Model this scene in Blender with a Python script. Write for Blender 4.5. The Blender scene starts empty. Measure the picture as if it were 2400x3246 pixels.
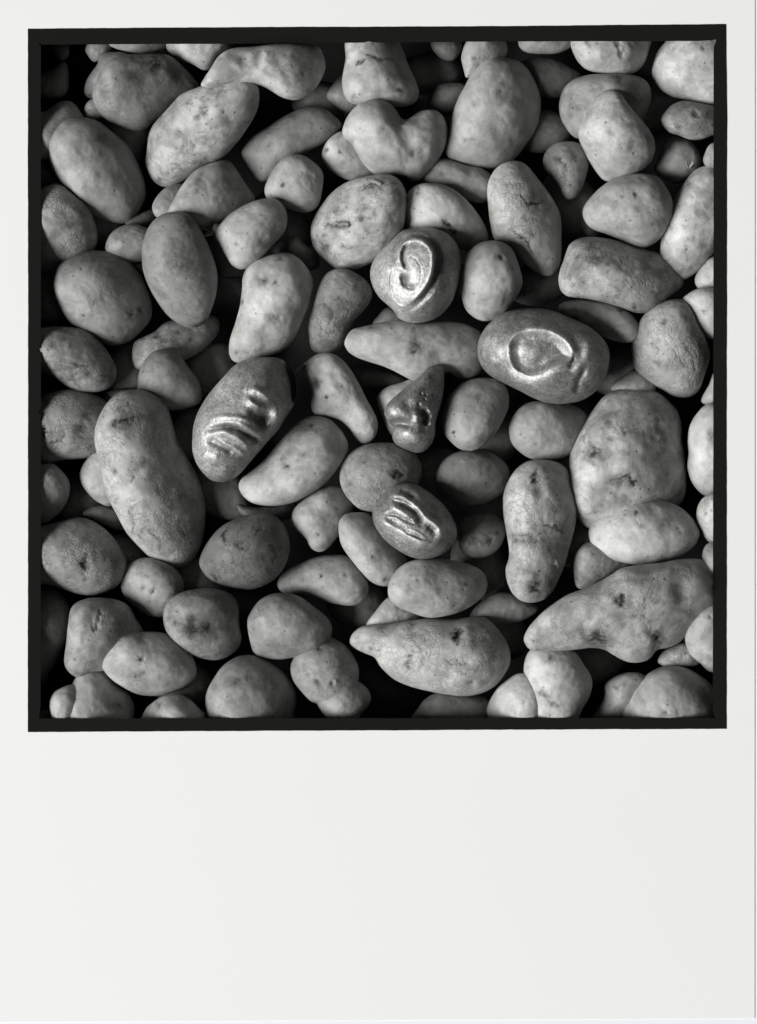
import bpy, math, random
import numpy as np
from mathutils import Vector
from mathutils.geometry import tessellate_polygon

C = bpy.context.scene.collection
K = 0.661 / 4956.0            # metres per drawing unit
D = 2.4                       # camera height above the sheet
rng = np.random.default_rng(7)

FSTOP = 9.0
WORLD = .04
KAZ = 200
KEL = 37
KSIZE = 13
KPOW = 9000
SKIN = .84
METAL = .56
ZLIM = 20.0
SINK = 0.3

# ------------------------------------------------------------------ camera
cam = bpy.data.cameras.new("camera")
cam.sensor_fit = 'HORIZONTAL'
cam.sensor_width = 36.0
cam.lens = 36.0 * D / 0.661
cam.clip_start, cam.clip_end = 0.05, 60.0
cam.dof.use_dof = True
cam.dof.focus_distance = D + 0.03
cam.dof.aperture_fstop = FSTOP
cam_o = bpy.data.objects.new("camera", cam)
cam_o.location = (0, 0, D)
C.objects.link(cam_o)
bpy.context.scene.camera = cam_o

# ------------------------------------------------------------------ light
w = bpy.data.worlds.new("World")
bpy.context.scene.world = w
w.use_nodes = True
w.node_tree.nodes["Background"].inputs[0].default_value = (1, 1, 1, 1)
w.node_tree.nodes["Background"].inputs[1].default_value = WORLD


def softbox(name, az, el, dist, size, power):
    l = bpy.data.lights.new(name, 'AREA')
    l.shape = 'DISK'
    l.size = size
    l.energy = power
    o = bpy.data.objects.new(name, l)
    a, e = math.radians(az), math.radians(el)
    o.location = (dist * math.cos(e) * math.cos(a), dist * math.cos(e) * math.sin(a), dist * math.sin(e))
    o.rotation_euler = (-Vector(o.location)).to_track_quat('-Z', 'Y').to_euler()
    C.objects.link(o)


softbox("key_softbox", KAZ, KEL, 22.0, KSIZE, KPOW)

vs = bpy.context.scene.view_settings
vs.view_transform, vs.look = 'Standard', 'None'
vs.exposure, vs.gamma = 0.0, 1.0
bpy.context.scene.cycles.max_bounces = 6

# ------------------------------------------------------------------ helpers


def mesh_object(name, verts, faces, mat, parent=None, smooth=True):
    me = bpy.data.meshes.new(name)
    me.from_pydata([tuple(v) for v in verts], [], [tuple(f) for f in faces])
    me.materials.append(mat)
    if smooth:
        me.polygons.foreach_set("use_smooth", np.ones(len(me.polygons), dtype=bool))
    me.update()
    o = bpy.data.objects.new(name, me)
    C.objects.link(o)
    if parent:
        o.parent = parent
    return o


def tag(o, label=None, cat=None, group=None, kind=None):
    if label: o["label"] = label
    if cat: o["category"] = cat
    if group: o["group"] = group
    if kind: o["kind"] = kind
    return o


class Nodes:
    def __init__(self, name):
        self.m = bpy.data.materials.new(name)
        self.m.use_nodes = True
        self.t = self.m.node_tree
        self.b = self.t.nodes["Principled BSDF"]

    def n(self, kind, **kw):
        x = self.t.nodes.new(kind)
        for k, v in kw.items():
            if k.startswith("i_"):
                x.inputs[k[2:].replace("_", " ")].default_value = v
            else:
                setattr(x, k, v)
        return x

    def l(self, a, b):
        self.t.links.new(a, b)

    def math(self, op, a, b=None, c=None, clamp=False):
        x = self.n('ShaderNodeMath', operation=op, use_clamp=clamp)
        for i, v in enumerate((a, b, c)):
            if v is None: continue
            if isinstance(v, (int, float)): x.inputs[i].default_value = v
            else: self.l(v, x.inputs[i])
        return x.outputs[0]

    def ramp(self, v, lo, hi, a=0.0, b=1.0):
        x = self.n('ShaderNodeMapRange', interpolation_type='SMOOTHSTEP')
        self.l(v, x.inputs[0])
        for i, q in enumerate((lo, hi, a, b)): x.inputs[i + 1].default_value = q
        return x.outputs[0]

    def noise(self, vec, scale, detail=3.0, rough=0.5, dist=0.0):
        x = self.n('ShaderNodeTexNoise')
        self.l(vec, x.inputs['Vector'])
        x.inputs['Scale'].default_value = scale
        x.inputs['Detail'].default_value = detail
        x.inputs['Roughness'].default_value = rough
        x.inputs['Distortion'].default_value = dist
        return x.outputs['Fac']

    def attr(self, name, kind='OBJECT'):
        return self.n('ShaderNodeAttribute', attribute_type=kind, attribute_name=name).outputs['Fac']

    def coords(self):
        tc = self.n('ShaderNodeTexCoord').outputs['Object']
        r = self.n('ShaderNodeObjectInfo').outputs['Random']
        off = self.math('MULTIPLY', r, 9.0)
        cb = self.n('ShaderNodeCombineXYZ')
        self.l(off, cb.inputs[0]); self.l(self.math('MULTIPLY', r, 23.0), cb.inputs[1])
        v = self.n('ShaderNodeVectorMath', operation='ADD')
        self.l(tc, v.inputs[0]); self.l(cb.outputs[0], v.inputs[1])
        return v.outputs[0]

    def grey(self, v, tint=(1.0, 1.0, 0.965)):
        cb = self.n('ShaderNodeCombineColor')
        for i in range(3): self.l(self.math('MULTIPLY', v, tint[i]), cb.inputs[i])
        return cb.outputs[0]


def plain(name, col, rough=0.6, spec=0.3, grain=0.0, scale=300.0):
    N = Nodes(name)
    N.b.inputs['Roughness'].default_value = rough
    N.b.inputs['Specular IOR Level'].default_value = spec
    if grain:
        tc = N.n('ShaderNodeTexCoord').outputs['Object']
        f = N.noise(tc, scale, 4.0, 0.6)
        g = N.noise(tc, 6.0, 3.0, 0.5)
        v = N.math('ADD', N.math('MULTIPLY_ADD', f, grain, 1.0 - grain), N.math('MULTIPLY_ADD', g, grain * .6, -grain * .3))
        x = N.n('ShaderNodeMix', data_type='RGBA', blend_type='MULTIPLY')
        x.inputs['Factor'].default_value = 1.0
        x.inputs[6].default_value = (*col, 1)
        cb = N.n('ShaderNodeCombineColor')
        for i in range(3): N.l(v, cb.inputs[i])
        N.l(cb.outputs[0], x.inputs[7])
        N.l(x.outputs[2], N.b.inputs['Base Color'])
        bm = N.n('ShaderNodeBump', i_Strength=.08, i_Distance=.0003)
        N.l(f, bm.inputs['Height']); N.l(bm.outputs[0], N.b.inputs['Normal'])
    else:
        N.b.inputs['Base Color'].default_value = (*col, 1)
    return N.m


def skin_material():
    N = Nodes("potato_skin")
    co = N.coords()
    tone, crack, spot = N.attr("tone"), N.attr("crackle"), N.attr("spots")
    mark = N.attr("mark", 'GEOMETRY')
    big = N.noise(co, 22.0, 3.0, .55, .6)
    mid = N.noise(co, 70.0, 6.0, .62, .4)
    fine = N.noise(co, 320.0, 5.0, .65)
    f = N.math('MULTIPLY_ADD', N.ramp(big, .3, .7), .34, .83)
    amp = N.math('MULTIPLY_ADD', spot, .42, .16)
    f = N.math('MULTIPLY', f, N.math('MULTIPLY_ADD', N.math('SUBTRACT', N.ramp(mid, .32, .68), .5), amp, 1.0))
    f = N.math('MULTIPLY', f, N.math('MULTIPLY_ADD', fine, .24, .88))
    # darker cloudy patches of skin, stronger on the spotted ones
    patch = N.ramp(N.noise(co, 45.0, 6.0, .66, 1.2), .555, .605)
    f = N.math('MULTIPLY', f, N.math('SUBTRACT', 1.0, N.math('MULTIPLY', patch, N.math('MULTIPLY_ADD', spot, .30, .03))))
    # small dark lenticels
    vo = N.n('ShaderNodeTexVoronoi', feature='F1'); N.l(co, vo.inputs['Vector']); vo.inputs['Scale'].default_value = 150.0
    pick = N.n('ShaderNodeSeparateColor'); N.l(vo.outputs['Color'], pick.inputs[0])
    size = N.math('MULTIPLY_ADD', pick.outputs[1], .19, .05)
    inside = N.math('SUBTRACT', 1.0, N.math('DIVIDE', vo.outputs['Distance'], size), clamp=True)
    on = N.math('GREATER_THAN', N.math('MULTIPLY_ADD', spot, .7, .06), pick.outputs[0])
    dots = N.math('MULTIPLY', N.ramp(inside, 0., .5), on)
    f = N.math('MULTIPLY', f, N.math('MULTIPLY_ADD', dots, -.48, 1.0))
    # netted, cracked skin
    wob = N.n('ShaderNodeTexNoise'); N.l(co, wob.inputs['Vector']); wob.inputs['Scale'].default_value = 150.0; wob.inputs['Detail'].default_value = 4.0
    wv = N.n('ShaderNodeVectorMath', operation='MULTIPLY_ADD')
    N.l(wob.outputs['Color'], wv.inputs[0]); wv.inputs[1].default_value = (.009, .009, .009); N.l(co, wv.inputs[2])
    ve = N.n('ShaderNodeTexVoronoi', feature='DISTANCE_TO_EDGE'); N.l(wv.outputs[0], ve.inputs['Vector']); ve.inputs['Scale'].default_value = 190.0
    net = N.math('SUBTRACT', 1.0, N.ramp(ve.outputs['Distance'], .0, .16))
    zone = N.math('MULTIPLY', N.ramp(N.noise(co, 34.0, 4.0, .6, .6), .46, .56), N.ramp(crack, .05, .6))
    wander = N.math('ABSOLUTE', N.math('SUBTRACT', N.noise(co, 75.0, 5.0, .6, .8), .5))
    torn = N.math('SUBTRACT', 1.0, N.ramp(wander, .004, .024))
    torn = N.math('MULTIPLY', torn, N.ramp(N.noise(co, 48.0, 3.0), .48, .6))
    line = N.math('MAXIMUM', N.math('MULTIPLY', N.math('MULTIPLY', net, zone), N.math('MULTIPLY_ADD', fine, .9, .1)),
                  N.math('MULTIPLY', torn, N.math('MULTIPLY_ADD', crack, .8, .08)))
    f = N.math('MULTIPLY', f, N.math('MULTIPLY_ADD', line, -.42, 1.0))
    scuff = N.math('MULTIPLY', N.ramp(N.noise(co, 58.0, 6.0, .65, 1.5), .55, .60), N.ramp(N.noise(co, 260.0, 4.0, .7), .42, .6))
    f = N.math('MULTIPLY', f, N.math('MULTIPLY_ADD', scuff, .14, 1.0))
    f = N.math('MULTIPLY', f, N.math('MULTIPLY_ADD', N.math('MULTIPLY', zone, mid), .16, 1.0))
    # eyes, pits and scars carried by the mesh
    mk = N.math('MULTIPLY', mark, N.math('MULTIPLY_ADD', N.ramp(fine, .3, .65), .75, .7), clamp=True)
    mk = N.math('MINIMUM', mk, .9)
    f = N.math('MULTIPLY', f, N.math('SUBTRACT', 1.0, mk))
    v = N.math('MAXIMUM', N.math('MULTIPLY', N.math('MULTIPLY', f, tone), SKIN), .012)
    N.l(N.grey(v), N.b.inputs['Base Color'])
    N.l(N.math('MULTIPLY_ADD', mid, .25, .42), N.b.inputs['Roughness'])
    N.b.inputs['Specular IOR Level'].default_value = .32
    h = N.math('ADD', N.math('MULTIPLY', fine, .00012), N.math('MULTIPLY', mid, .0005))
    h = N.math('SUBTRACT', h, N.math('MULTIPLY', line, .0005))
    h = N.math('SUBTRACT', h, N.math('MULTIPLY', dots, .0003))
    bm = N.n('ShaderNodeBump', i_Strength=.75, i_Distance=1.0)
    N.l(h, bm.inputs['Height']); N.l(bm.outputs[0], N.b.inputs['Normal'])
    return N.m


def metal_material():
    N = Nodes("worn_metal")
    co = N.coords()
    mid = N.noise(co, 120.0, 6.0, .65, .3)
    fine = N.noise(co, 520.0, 6.0, .7)
    vo = N.n('ShaderNodeTexVoronoi', feature='F1'); N.l(co, vo.inputs['Vector']); vo.inputs['Scale'].default_value = 420.0
    pits = N.math('MULTIPLY', N.ramp(vo.outputs['Distance'], .45, .1), N.ramp(mid, .5, .62))
    rub_shade = N.attr("rub_shade", 'GEOMETRY')  # rubbed metal together with painted light and shade
    v = N.math('MULTIPLY', N.math('MULTIPLY_ADD', N.ramp(mid, .3, .7), .45, .62), N.math('MULTIPLY_ADD', N.ramp(fine, .33, .67), .6, .66))
    v = N.math('MULTIPLY', v, N.math('MULTIPLY_ADD', pits, -.35, 1.0))
    v = N.math('MULTIPLY', v, N.math('MULTIPLY_ADD', rub_shade, .9, .42))
    v = N.math('MULTIPLY', v, METAL)
    N.l(N.grey(v), N.b.inputs['Base Color'])
    N.l(N.math('MULTIPLY_ADD', rub_shade, -.38, .66, clamp=True), N.b.inputs['Metallic'])
    N.l(N.math('ADD', N.math('MULTIPLY_ADD', fine, .2, .44), N.math('MULTIPLY', rub_shade, .10)), N.b.inputs['Roughness'])
    h = N.math('ADD', N.math('MULTIPLY', fine, .00022), N.math('MULTIPLY', mid, .0008))
    h = N.math('SUBTRACT', h, N.math('MULTIPLY', pits, .0004))
    bm = N.n('ShaderNodeBump', i_Strength=.7, i_Distance=1.0)
    N.l(h, bm.inputs['Height']); N.l(bm.outputs[0], N.b.inputs['Normal'])
    return N.m


SKIN_M = skin_material()
METAL_M = metal_material()
PAPER = plain("white_paper", (.80, .80, .785), .55, .2, .03, 900.0)
INK = plain("black_print", (.0098, .0106, .0088), .7, .03)
TABLE = plain("pale_table", (.80, .82, .84), .6, .2, .02, 500.0)
PIT_DARK = plain("pit_dark", (.05, .05, .048), .95, .02, .3, 200.0)  # low base colour that deepens the shade in the gaps


def at(tx, ty, z):
    f = (D - z) / D
    return (tx - 2478.0) * K * f, (3351.5 - ty) * K * f


def pts(s):
    return np.array([[float(q) for q in p.split(",")] for p in s.split()])


def smooth_loop(P, n):
    m = len(P)
    u = np.arange(m * 12) / 12.0
    i = u.astype(int); t = (u - i)[:, None]
    a, b, c, d = P[(i - 1) % m], P[i % m], P[(i + 1) % m], P[(i + 2) % m]
    Q = .5 * (2 * b + (c - a) * t + (2 * a - 5 * b + 4 * c - d) * t ** 2 + (3 * b - a - 3 * c + d) * t ** 3)
    seg = np.linalg.norm(np.roll(Q, -1, 0) - Q, axis=1)
    s = np.concatenate([[0], np.cumsum(seg)])
    Q = np.vstack([Q, Q[:1]])
    x = np.linspace(0, s[-1], n, endpoint=False)
    return np.column_stack([np.interp(x, s, Q[:, k]) for k in (0, 1)])


def centre_of(P):
    """the point of the outline's inside that lies deepest (weighted to the centroid), so rays from it reach the rim"""
    x, y = P[:, 0], P[:, 1]
    x2, y2 = np.roll(x, -1), np.roll(y, -1)
    cr = x * y2 - x2 * y
    A = cr.sum() / 2
    return np.array([((x + x2) * cr).sum() / (6 * A), ((y + y2) * cr).sum() / (6 * A)])


def inflate(P, c, nr, nt):
    """solve the membrane equation inside the outline: sqrt of it is a rounded body over that outline"""
    Q = smooth_loop(P, nt)
    ph = np.arange(1, nr + 1) / nr * math.pi / 2
    V = np.vstack([[c], *[c + math.sin(a) * (Q - c) for a in ph]])
    idx = lambda r, t: 1 + (r - 1) * nt + t % nt
    T = [(0, idx(1, t), idx(1, t + 1)) for t in range(nt)]
    for r in range(1, nr):
        for t in range(nt):
            a, b, d, e = idx(r, t), idx(r, t + 1), idx(r + 1, t), idx(r + 1, t + 1)
            T += [(a, d, e), (a, e, b)]
    T = np.array(T)
    p = V[T]
    e = np.stack([p[:, 2] - p[:, 1], p[:, 0] - p[:, 2], p[:, 1] - p[:, 0]], 1)
    ar = .5 * np.abs(e[:, 0, 0] * e[:, 1, 1] - e[:, 0, 1] * e[:, 1, 0]) + 1e-6
    n = len(V)
    S = np.zeros((n, n)); F = np.zeros(n)
    for i in range(3):
        np.add.at(F, T[:, i], ar / 3)
        for j in range(3):
            np.add.at(S, (T[:, i], T[:, j]), (e[:, i] * e[:, j]).sum(1) / (4 * ar))
    m = n - nt
    u = np.zeros(n)
    u[:m] = np.linalg.solve(S[:m, :m], F[:m])
    z = np.sqrt(np.maximum(u, 0))
    return np.vstack([np.full(nt, z[0]), z[1:].reshape(nr, nt)])      # (nr+1, nt)


def resample(Z, nr2, nt2):
    nr, nt = Z.shape[0] - 1, Z.shape[1]
    F = np.fft.rfft(Z, axis=1)
    G = np.zeros((nr + 1, nt2 // 2 + 1), complex)
    kmax = min(F.shape[1], G.shape[1], int(nt * .42))
    G[:, :kmax] = F[:, :kmax]
    Y = np.fft.irfft(G, nt2, axis=1) * nt2 / nt
    E = np.vstack([np.roll(Y[1], nt2 // 2), Y, -Y[nr - 1], -Y[nr - 2]])
    u = np.arange(nr2 + 1) / nr2 * nr
    i = np.minimum(u.astype(int), nr - 1); t = (u - i)[:, None]
    a, b, c, d = E[i], E[i + 1], E[i + 2], E[i + 3]
    R = .5 * (2 * b + (c - a) * t + (2 * a - 5 * b + 4 * c - d) * t ** 2 + (3 * b - a - 3 * c + d) * t ** 3)
    R[0] = R[0].mean()
    return np.maximum(R, 0)


_LAT = np.random.default_rng(3).uniform(-1, 1, (64, 64, 64))


def vnoise(X):
    i = np.floor(X).astype(int); f = X - i
    f = f * f * f * (f * (f * 6 - 15) + 10)
    o = np.zeros(len(X))
    for dx in (0, 1):
        wx = f[:, 0] if dx else 1 - f[:, 0]
        for dy in (0, 1):
            wy = f[:, 1] if dy else 1 - f[:, 1]
            for dz in (0, 1):
                wz = f[:, 2] if dz else 1 - f[:, 2]
                o += wx * wy * wz * _LAT[(i[:, 0] + dx) & 63, (i[:, 1] + dy) & 63, (i[:, 2] + dz) & 63]
    return o


def lumps(X, seed, wave, octaves=3):
    """smooth 3D lumpiness: lattice noise in a turned frame, wave = length of one swelling"""
    r = np.random.default_rng(seed)
    R, _ = np.linalg.qr(r.normal(size=(3, 3)))
    Y = X @ R * (2.0 / wave) + r.uniform(0, 60, 3)
    return sum(vnoise(Y * 2.03 ** k + 17 * k) / 2.0 ** k for k in range(octaves)) * 1.5


def seg_dist(X, line):
    L = np.array(line, float)
    best = np.full(len(X), 1e9); par = np.zeros(len(X))
    for k in range(len(L) - 1):
        a, b = L[k], L[k + 1]
        t = np.clip(((X - a) @ (b - a)) / ((b - a) @ (b - a)), 0, 1)
        d = np.linalg.norm(X - a - t[:, None] * (b - a), axis=1)
        q = d < best
        best[q] = d[q]; par[q] = ((k + t) / (len(L) - 1))[q]
    return best, par


def inside(X, P):
    x, y = X[:, 0], X[:, 1]
    r = np.zeros(len(X), bool)
    a = P; b = np.roll(P, -1, 0)
    for (x1, y1), (x2, y2) in zip(a, b):
        if y1 == y2: continue
        r ^= ((y1 > y) != (y2 > y)) & (x < (x2 - x1) * (y - y1) / (y2 - y1) + x1)
    return r


def sdf(X, P):
    d, _ = seg_dist(X, np.vstack([P, P[:1]]))
    return np.where(inside(X, P), d, -d)


def sstep(x, a, b):
    t = np.clip((x - a) / (b - a), 0, 1)
    return t * t * (3 - 2 * t)


# every potato: (label, level in the heap, skin tone, crackle 0-1, spots 0-1, outline in sheet units)
POT = [
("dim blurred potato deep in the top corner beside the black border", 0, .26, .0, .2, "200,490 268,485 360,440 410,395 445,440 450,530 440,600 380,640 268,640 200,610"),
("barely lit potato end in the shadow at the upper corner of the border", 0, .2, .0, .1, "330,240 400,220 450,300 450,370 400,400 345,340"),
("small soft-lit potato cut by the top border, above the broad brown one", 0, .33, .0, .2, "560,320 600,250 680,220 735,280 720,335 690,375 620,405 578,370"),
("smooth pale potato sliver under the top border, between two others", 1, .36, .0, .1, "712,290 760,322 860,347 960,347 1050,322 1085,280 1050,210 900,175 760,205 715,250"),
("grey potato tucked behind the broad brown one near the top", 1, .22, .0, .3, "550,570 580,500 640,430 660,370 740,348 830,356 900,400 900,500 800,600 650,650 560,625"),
("broad brown dirt-stained potato with a scuffed blunt end, near the upper corner", 3, .27, .3, .5, "612,640 640,550 700,450 760,400 850,378 960,366 1080,362 1140,385 1200,440 1262,500 1300,560 1220,620 1150,660 1080,730 1000,785 950,830 900,848 840,842 760,815 690,780 640,720"),
("mottled potato hanging down from the top border beside the spotted long one", 1, .35, .1, .6, "1088,290 1120,350 1200,400 1260,420 1330,457 1385,440 1440,370 1490,310 1500,250 1400,200 1250,190 1130,230"),
("tiny knob-like potato poking out below the broad brown one", 1, .34, .1, .4, "550,740 560,690 600,655 660,650 720,700 700,760 640,775 572,785"),
("smooth potato half behind the big grey oval, cut by the border", 1, .36, .1, .3, "210,770 280,730 340,680 410,652 470,660 520,720 550,790 500,900 420,1000 320,1045 250,1060 205,980"),
("big grey oval potato with cloudy skin standing on end by the border", 3, .33, .1, .3, "322,960 348,880 400,825 460,788 560,775 650,800 720,860 780,940 830,1040 870,1120 905,1210 920,1290 892,1370 840,1430 770,1450 690,1442 600,1402 530,1342 470,1270 410,1210 350,1120 322,1040"),
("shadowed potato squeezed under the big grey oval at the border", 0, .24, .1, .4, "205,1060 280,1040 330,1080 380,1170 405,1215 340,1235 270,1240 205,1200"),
("pale potato with dark scabby patches at the border, below the big grey oval", 1, .36, .5, .6, "195,1400 268,1250 340,1222 410,1220 470,1290 530,1370 570,1470 595,1580 560,1680 500,1745 420,1790 330,1800 240,1790 195,1650"),
("long pitted potato with a row of dark pits on its skin", 3, .36, .2, 1., "932,1040 952,960 962,880 1000,810 1070,740 1140,670 1200,620 1300,592 1400,568 1520,545 1620,540 1690,575 1705,640 1685,730 1640,820 1560,930 1450,1030 1340,1075 1240,1140 1170,1182 1090,1205 1030,1190 970,1140"),
("knobbly light potato with fine specks reaching under the top border", 2, .4, .2, .8, "1325,585 1380,480 1440,380 1520,325 1652,305 1800,288 1950,283 2050,300 2078,370 2090,430 2065,520 2010,610 1930,658 1850,645 1760,592 1690,565 1600,560 1500,570 1400,600"),
("small rounded potato end peeping out below the long pitted one", 1, .33, .0, .2, "1000,1370 1020,1300 1080,1230 1170,1200 1230,1230 1240,1330 1190,1410 1100,1445 1030,1430"),
("smooth egg-like potato with one scab, under the long pitted one", 2, .36, .0, .4, "1105,1410 1150,1310 1200,1220 1280,1120 1370,1067 1460,1048 1512,1075 1570,1140 1620,1240 1640,1300 1600,1370 1500,1440 1400,1510 1290,1500 1180,1470"),
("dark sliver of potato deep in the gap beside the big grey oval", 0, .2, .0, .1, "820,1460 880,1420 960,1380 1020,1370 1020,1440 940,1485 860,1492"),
("small round potato with a brown smudge behind the dark-topped one", 1, .29, .1, .5, "688,1620 720,1540 780,1490 850,1465 920,1475 990,1520 1000,1620 950,1700 850,1720 760,1712 702,1685"),
("dark-topped oval potato with a pale lower end, upright in the heap", 3, .27, .3, .4, "933,1620 960,1530 1010,1455 1080,1412 1170,1402 1250,1422 1310,1500 1360,1590 1400,1700 1422,1800 1412,1920 1380,2020 1340,2100 1270,2139 1200,2132 1130,2090 1070,2030 1010,1940 960,1840 933,1740"),
("pale potato ending in a thin pointed stem", 3, .38, .1, .3, "1395,1530 1450,1460 1520,1390 1620,1335 1720,1300 1810,1303 1865,1355 1875,1430 1832,1525 1770,1610 1720,1680 1640,1740 1580,1762 1520,1735 1470,1660 1430,1590"),
("shadowed long potato lying between the two-lobed one and the pitted one", 1, .25, .1, .3, "1575,990 1600,950 1652,890 1740,830 1850,760 1950,716 2040,710 2130,740 2210,790 2235,840 2180,900 2100,960 1980,1020 1880,1100 1800,1150 1720,1190 1660,1162 1608,1090"),
("small round potato with a single bruised eye, above the stemmed one", 2, .35, .0, .3, "1733,1260 1745,1190 1790,1110 1850,1050 1920,1020 1990,1025 2050,1080 2090,1170 2102,1260 2082,1340 2010,1385 1920,1372 1850,1345 1770,1315"),
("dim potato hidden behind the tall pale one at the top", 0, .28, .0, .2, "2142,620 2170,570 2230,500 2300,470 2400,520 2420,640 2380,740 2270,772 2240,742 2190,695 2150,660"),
("tall pale potato with a crosswise scar, cut by the top border", 2, .41, .1, .4, "2262,270 2258,330 2262,390 2250,480 2242,560 2258,640 2300,690 2380,702 2480,695 2560,702 2640,705 2702,670 2712,600 2680,520 2630,430 2602,340 2565,265 2450,215 2340,215"),
("two-lobed heart-like pale potato below the tall one", 3, .38, .1, .3, "2243,870 2270,790 2308,730 2370,678 2450,658 2530,668 2590,720 2640,795 2680,778 2740,735 2800,718 2870,728 2912,780 2932,850 2922,930 2880,1020 2820,1110 2750,1172 2680,1174 2630,1140 2560,1150 2470,1147 2410,1105 2350,1030 2305,950 2258,910"),
("small pale potato with two dark eyes under the two-lobed one", 1, .37, .0, .5, "2106,1030 2125,960 2170,905 2240,868 2320,880 2400,960 2450,1060 2450,1150 2370,1172 2290,1176 2200,1142 2140,1092"),
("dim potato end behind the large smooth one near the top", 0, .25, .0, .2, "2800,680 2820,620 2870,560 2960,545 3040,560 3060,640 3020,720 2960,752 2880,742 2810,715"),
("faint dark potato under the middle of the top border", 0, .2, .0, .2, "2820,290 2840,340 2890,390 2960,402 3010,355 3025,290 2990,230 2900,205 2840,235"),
("small pale potato with one eye behind the shoulder of the large smooth one", 1, .37, .0, .3, "3018,390 3030,330 3050,280 3100,235 3200,225 3280,272 3300,340 3250,420 3170,470 3060,512 3038,470"),
("large smooth potato with two small eyes low down, near the top", 3, .36, .1, .2, "2915,1000 2922,920 2948,800 2978,700 3020,610 3080,500 3150,420 3230,383 3304,383 3390,398 3450,440 3510,530 3545,620 3535,720 3480,850 3445,920 3400,1000 3340,1060 3260,1097 3180,1103 3080,1092 2990,1062 2938,1040"),
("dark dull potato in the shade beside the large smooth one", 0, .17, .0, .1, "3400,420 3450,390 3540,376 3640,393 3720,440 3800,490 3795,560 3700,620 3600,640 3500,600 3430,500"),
("thin grey potato edge showing under the top border", 1, .28, .1, .3, "3393,280 3420,330 3470,352 3560,357 3650,352 3722,312 3735,265 3650,215 3500,205 3410,230"),
("bright potato with a deep dimple hanging from the top border", 2, .42, .0, .3, "3723,270 3745,350 3780,420 3840,470 3930,490 4030,497 4100,502 4170,472 4222,410 4250,330 4258,265 4200,200 4080,170 3900,170 3780,205"),
("large pale potato filling the upper corner by the border", 2, .42, .2, .6, "4268,470 4285,400 4310,330 4370,270 4450,225 4560,200 4680,208 4755,285 4775,420 4765,560 4715,680 4650,697 4560,682 4480,657 4400,640 4330,600 4283,540"),
("stained potato lying behind the mottled oval one", 1, .31, .1, .6, "3663,720 3668,640 3700,570 3770,520 3860,498 3960,494 4060,505 4150,530 4200,580 4218,660 4200,740 4150,850 4020,920 3900,920 3790,900 3740,870 3688,800"),
("mottled oval potato resting on the stained one", 3, .38, .2, .6, "3782,860 3810,780 3850,710 3890,650 3950,613 4010,608 4060,638 4110,708 4180,780 4222,860 4252,950 4258,1020 4232,1080 4180,1122 4110,1152 4040,1167 3980,1177 3930,1142 3870,1062 3820,972 3793,920"),
("small dented potato by the border below the corner one", 1, .31, .2, .7, "4322,800 4350,740 4400,690 4470,663 4560,673 4680,700 4740,760 4722,850 4670,882 4590,912 4510,917 4440,892 4370,872"),
("smooth grey potato in the shade under the small dented one", 0, .35, .1, .4, "4283,1110 4310,1040 4335,960 4370,905 4440,895 4510,915 4562,970 4592,1050 4572,1112 4510,1172 4430,1202 4350,1172"),
("small potato tip against the border above the sprouting one", 1, .34, .0, .2, "4598,1060 4613,1000 4650,945 4700,922 4755,960 4765,1060 4720,1112 4640,1102"),
("narrow claw-shaped rough potato in the dark gap", 1, .29, .6, .6, "3553,1050 3580,980 3640,933 3720,923 3790,950 3832,1020 3822,1130 3802,1230 3772,1290 3720,1314 3680,1290 3650,1220 3608,1160 3568,1120"),
("smooth potato with a shiny pale end and two specks, below the mottled oval", 3, .36, .1, .4, "3815,1400 3823,1350 3860,1298 3940,1218 4040,1158 4130,1138 4220,1138 4300,1160 4352,1222 4378,1300 4367,1400 4342,1500 4302,1572 4240,1614 4170,1612 4080,1572 3980,1532 3890,1502 3838,1462"),
("bright sprouting potato leaning on the border", 4, .43, .1, .7, "4320,1652 4325,1560 4335,1430 4400,1330 4460,1220 4530,1130 4600,1090 4680,1082 4755,1150 4780,1300 4755,1480 4690,1620 4640,1700 4560,1780 4480,1828 4420,1817 4358,1762 4328,1712"),
("long potato with an oval scar behind the crescent-nosed pale one", 1, .33, .0, .4, "2766,1200 2775,1130 2820,1070 2880,1040 2950,1048 3040,1088 3130,1110 3212,1180 3205,1280 3150,1332 3050,1312 2950,1262 2850,1232"),
("smooth pale potato lying right above the ear-bearing one", 2, .42, .0, .3, "2622,1370 2640,1310 2680,1250 2740,1213 2820,1206 2910,1218 2990,1258 3060,1318 3122,1390 3172,1470 3194,1550 3162,1612 3100,1647 3020,1632 2900,1602 2760,1582 2670,1512 2633,1440"),
("tall pale potato with a cracked scaly belly, near the middle of the top half", 2, .4, .7, .4, "3185,1250 3203,1170 3250,1098 3320,1058 3390,1053 3442,1088 3492,1160 3542,1240 3592,1330 3642,1430 3672,1540 3682,1640 3672,1720 3642,1772 3600,1802 3540,1792 3470,1752 3400,1682 3320,1602 3240,1582 3208,1480 3193,1370"),
("round many-eyed potato with crusty brown scabs", 2, .38, .2, 1., "2033,1500 2050,1430 2090,1358 2160,1268 2240,1208 2330,1173 2440,1156 2530,1158 2602,1190 2642,1240 2662,1300 2655,1380 2642,1480 2602,1572 2520,1662 2420,1722 2320,1757 2220,1757 2140,1722 2078,1652 2043,1580"),
("faint little potato tip in the dark below the round many-eyed one", 0, .3, .0, .2, "1870,1600 1910,1560 1950,1555 2000,1600 2080,1660 2080,1750 1980,1762 1890,1702"),
("faint triangular potato tip in the dark beside the dark-topped oval", 0, .24, .0, .2, "1465,1820 1530,1808 1600,1815 1640,1880 1600,1945 1550,1925 1508,1865"),
("sharp little potato tip behind the dark-topped oval", 0, .3, .0, .2, "878,1735 920,1722 970,1735 1010,1790 970,1815 920,1772"),
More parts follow.
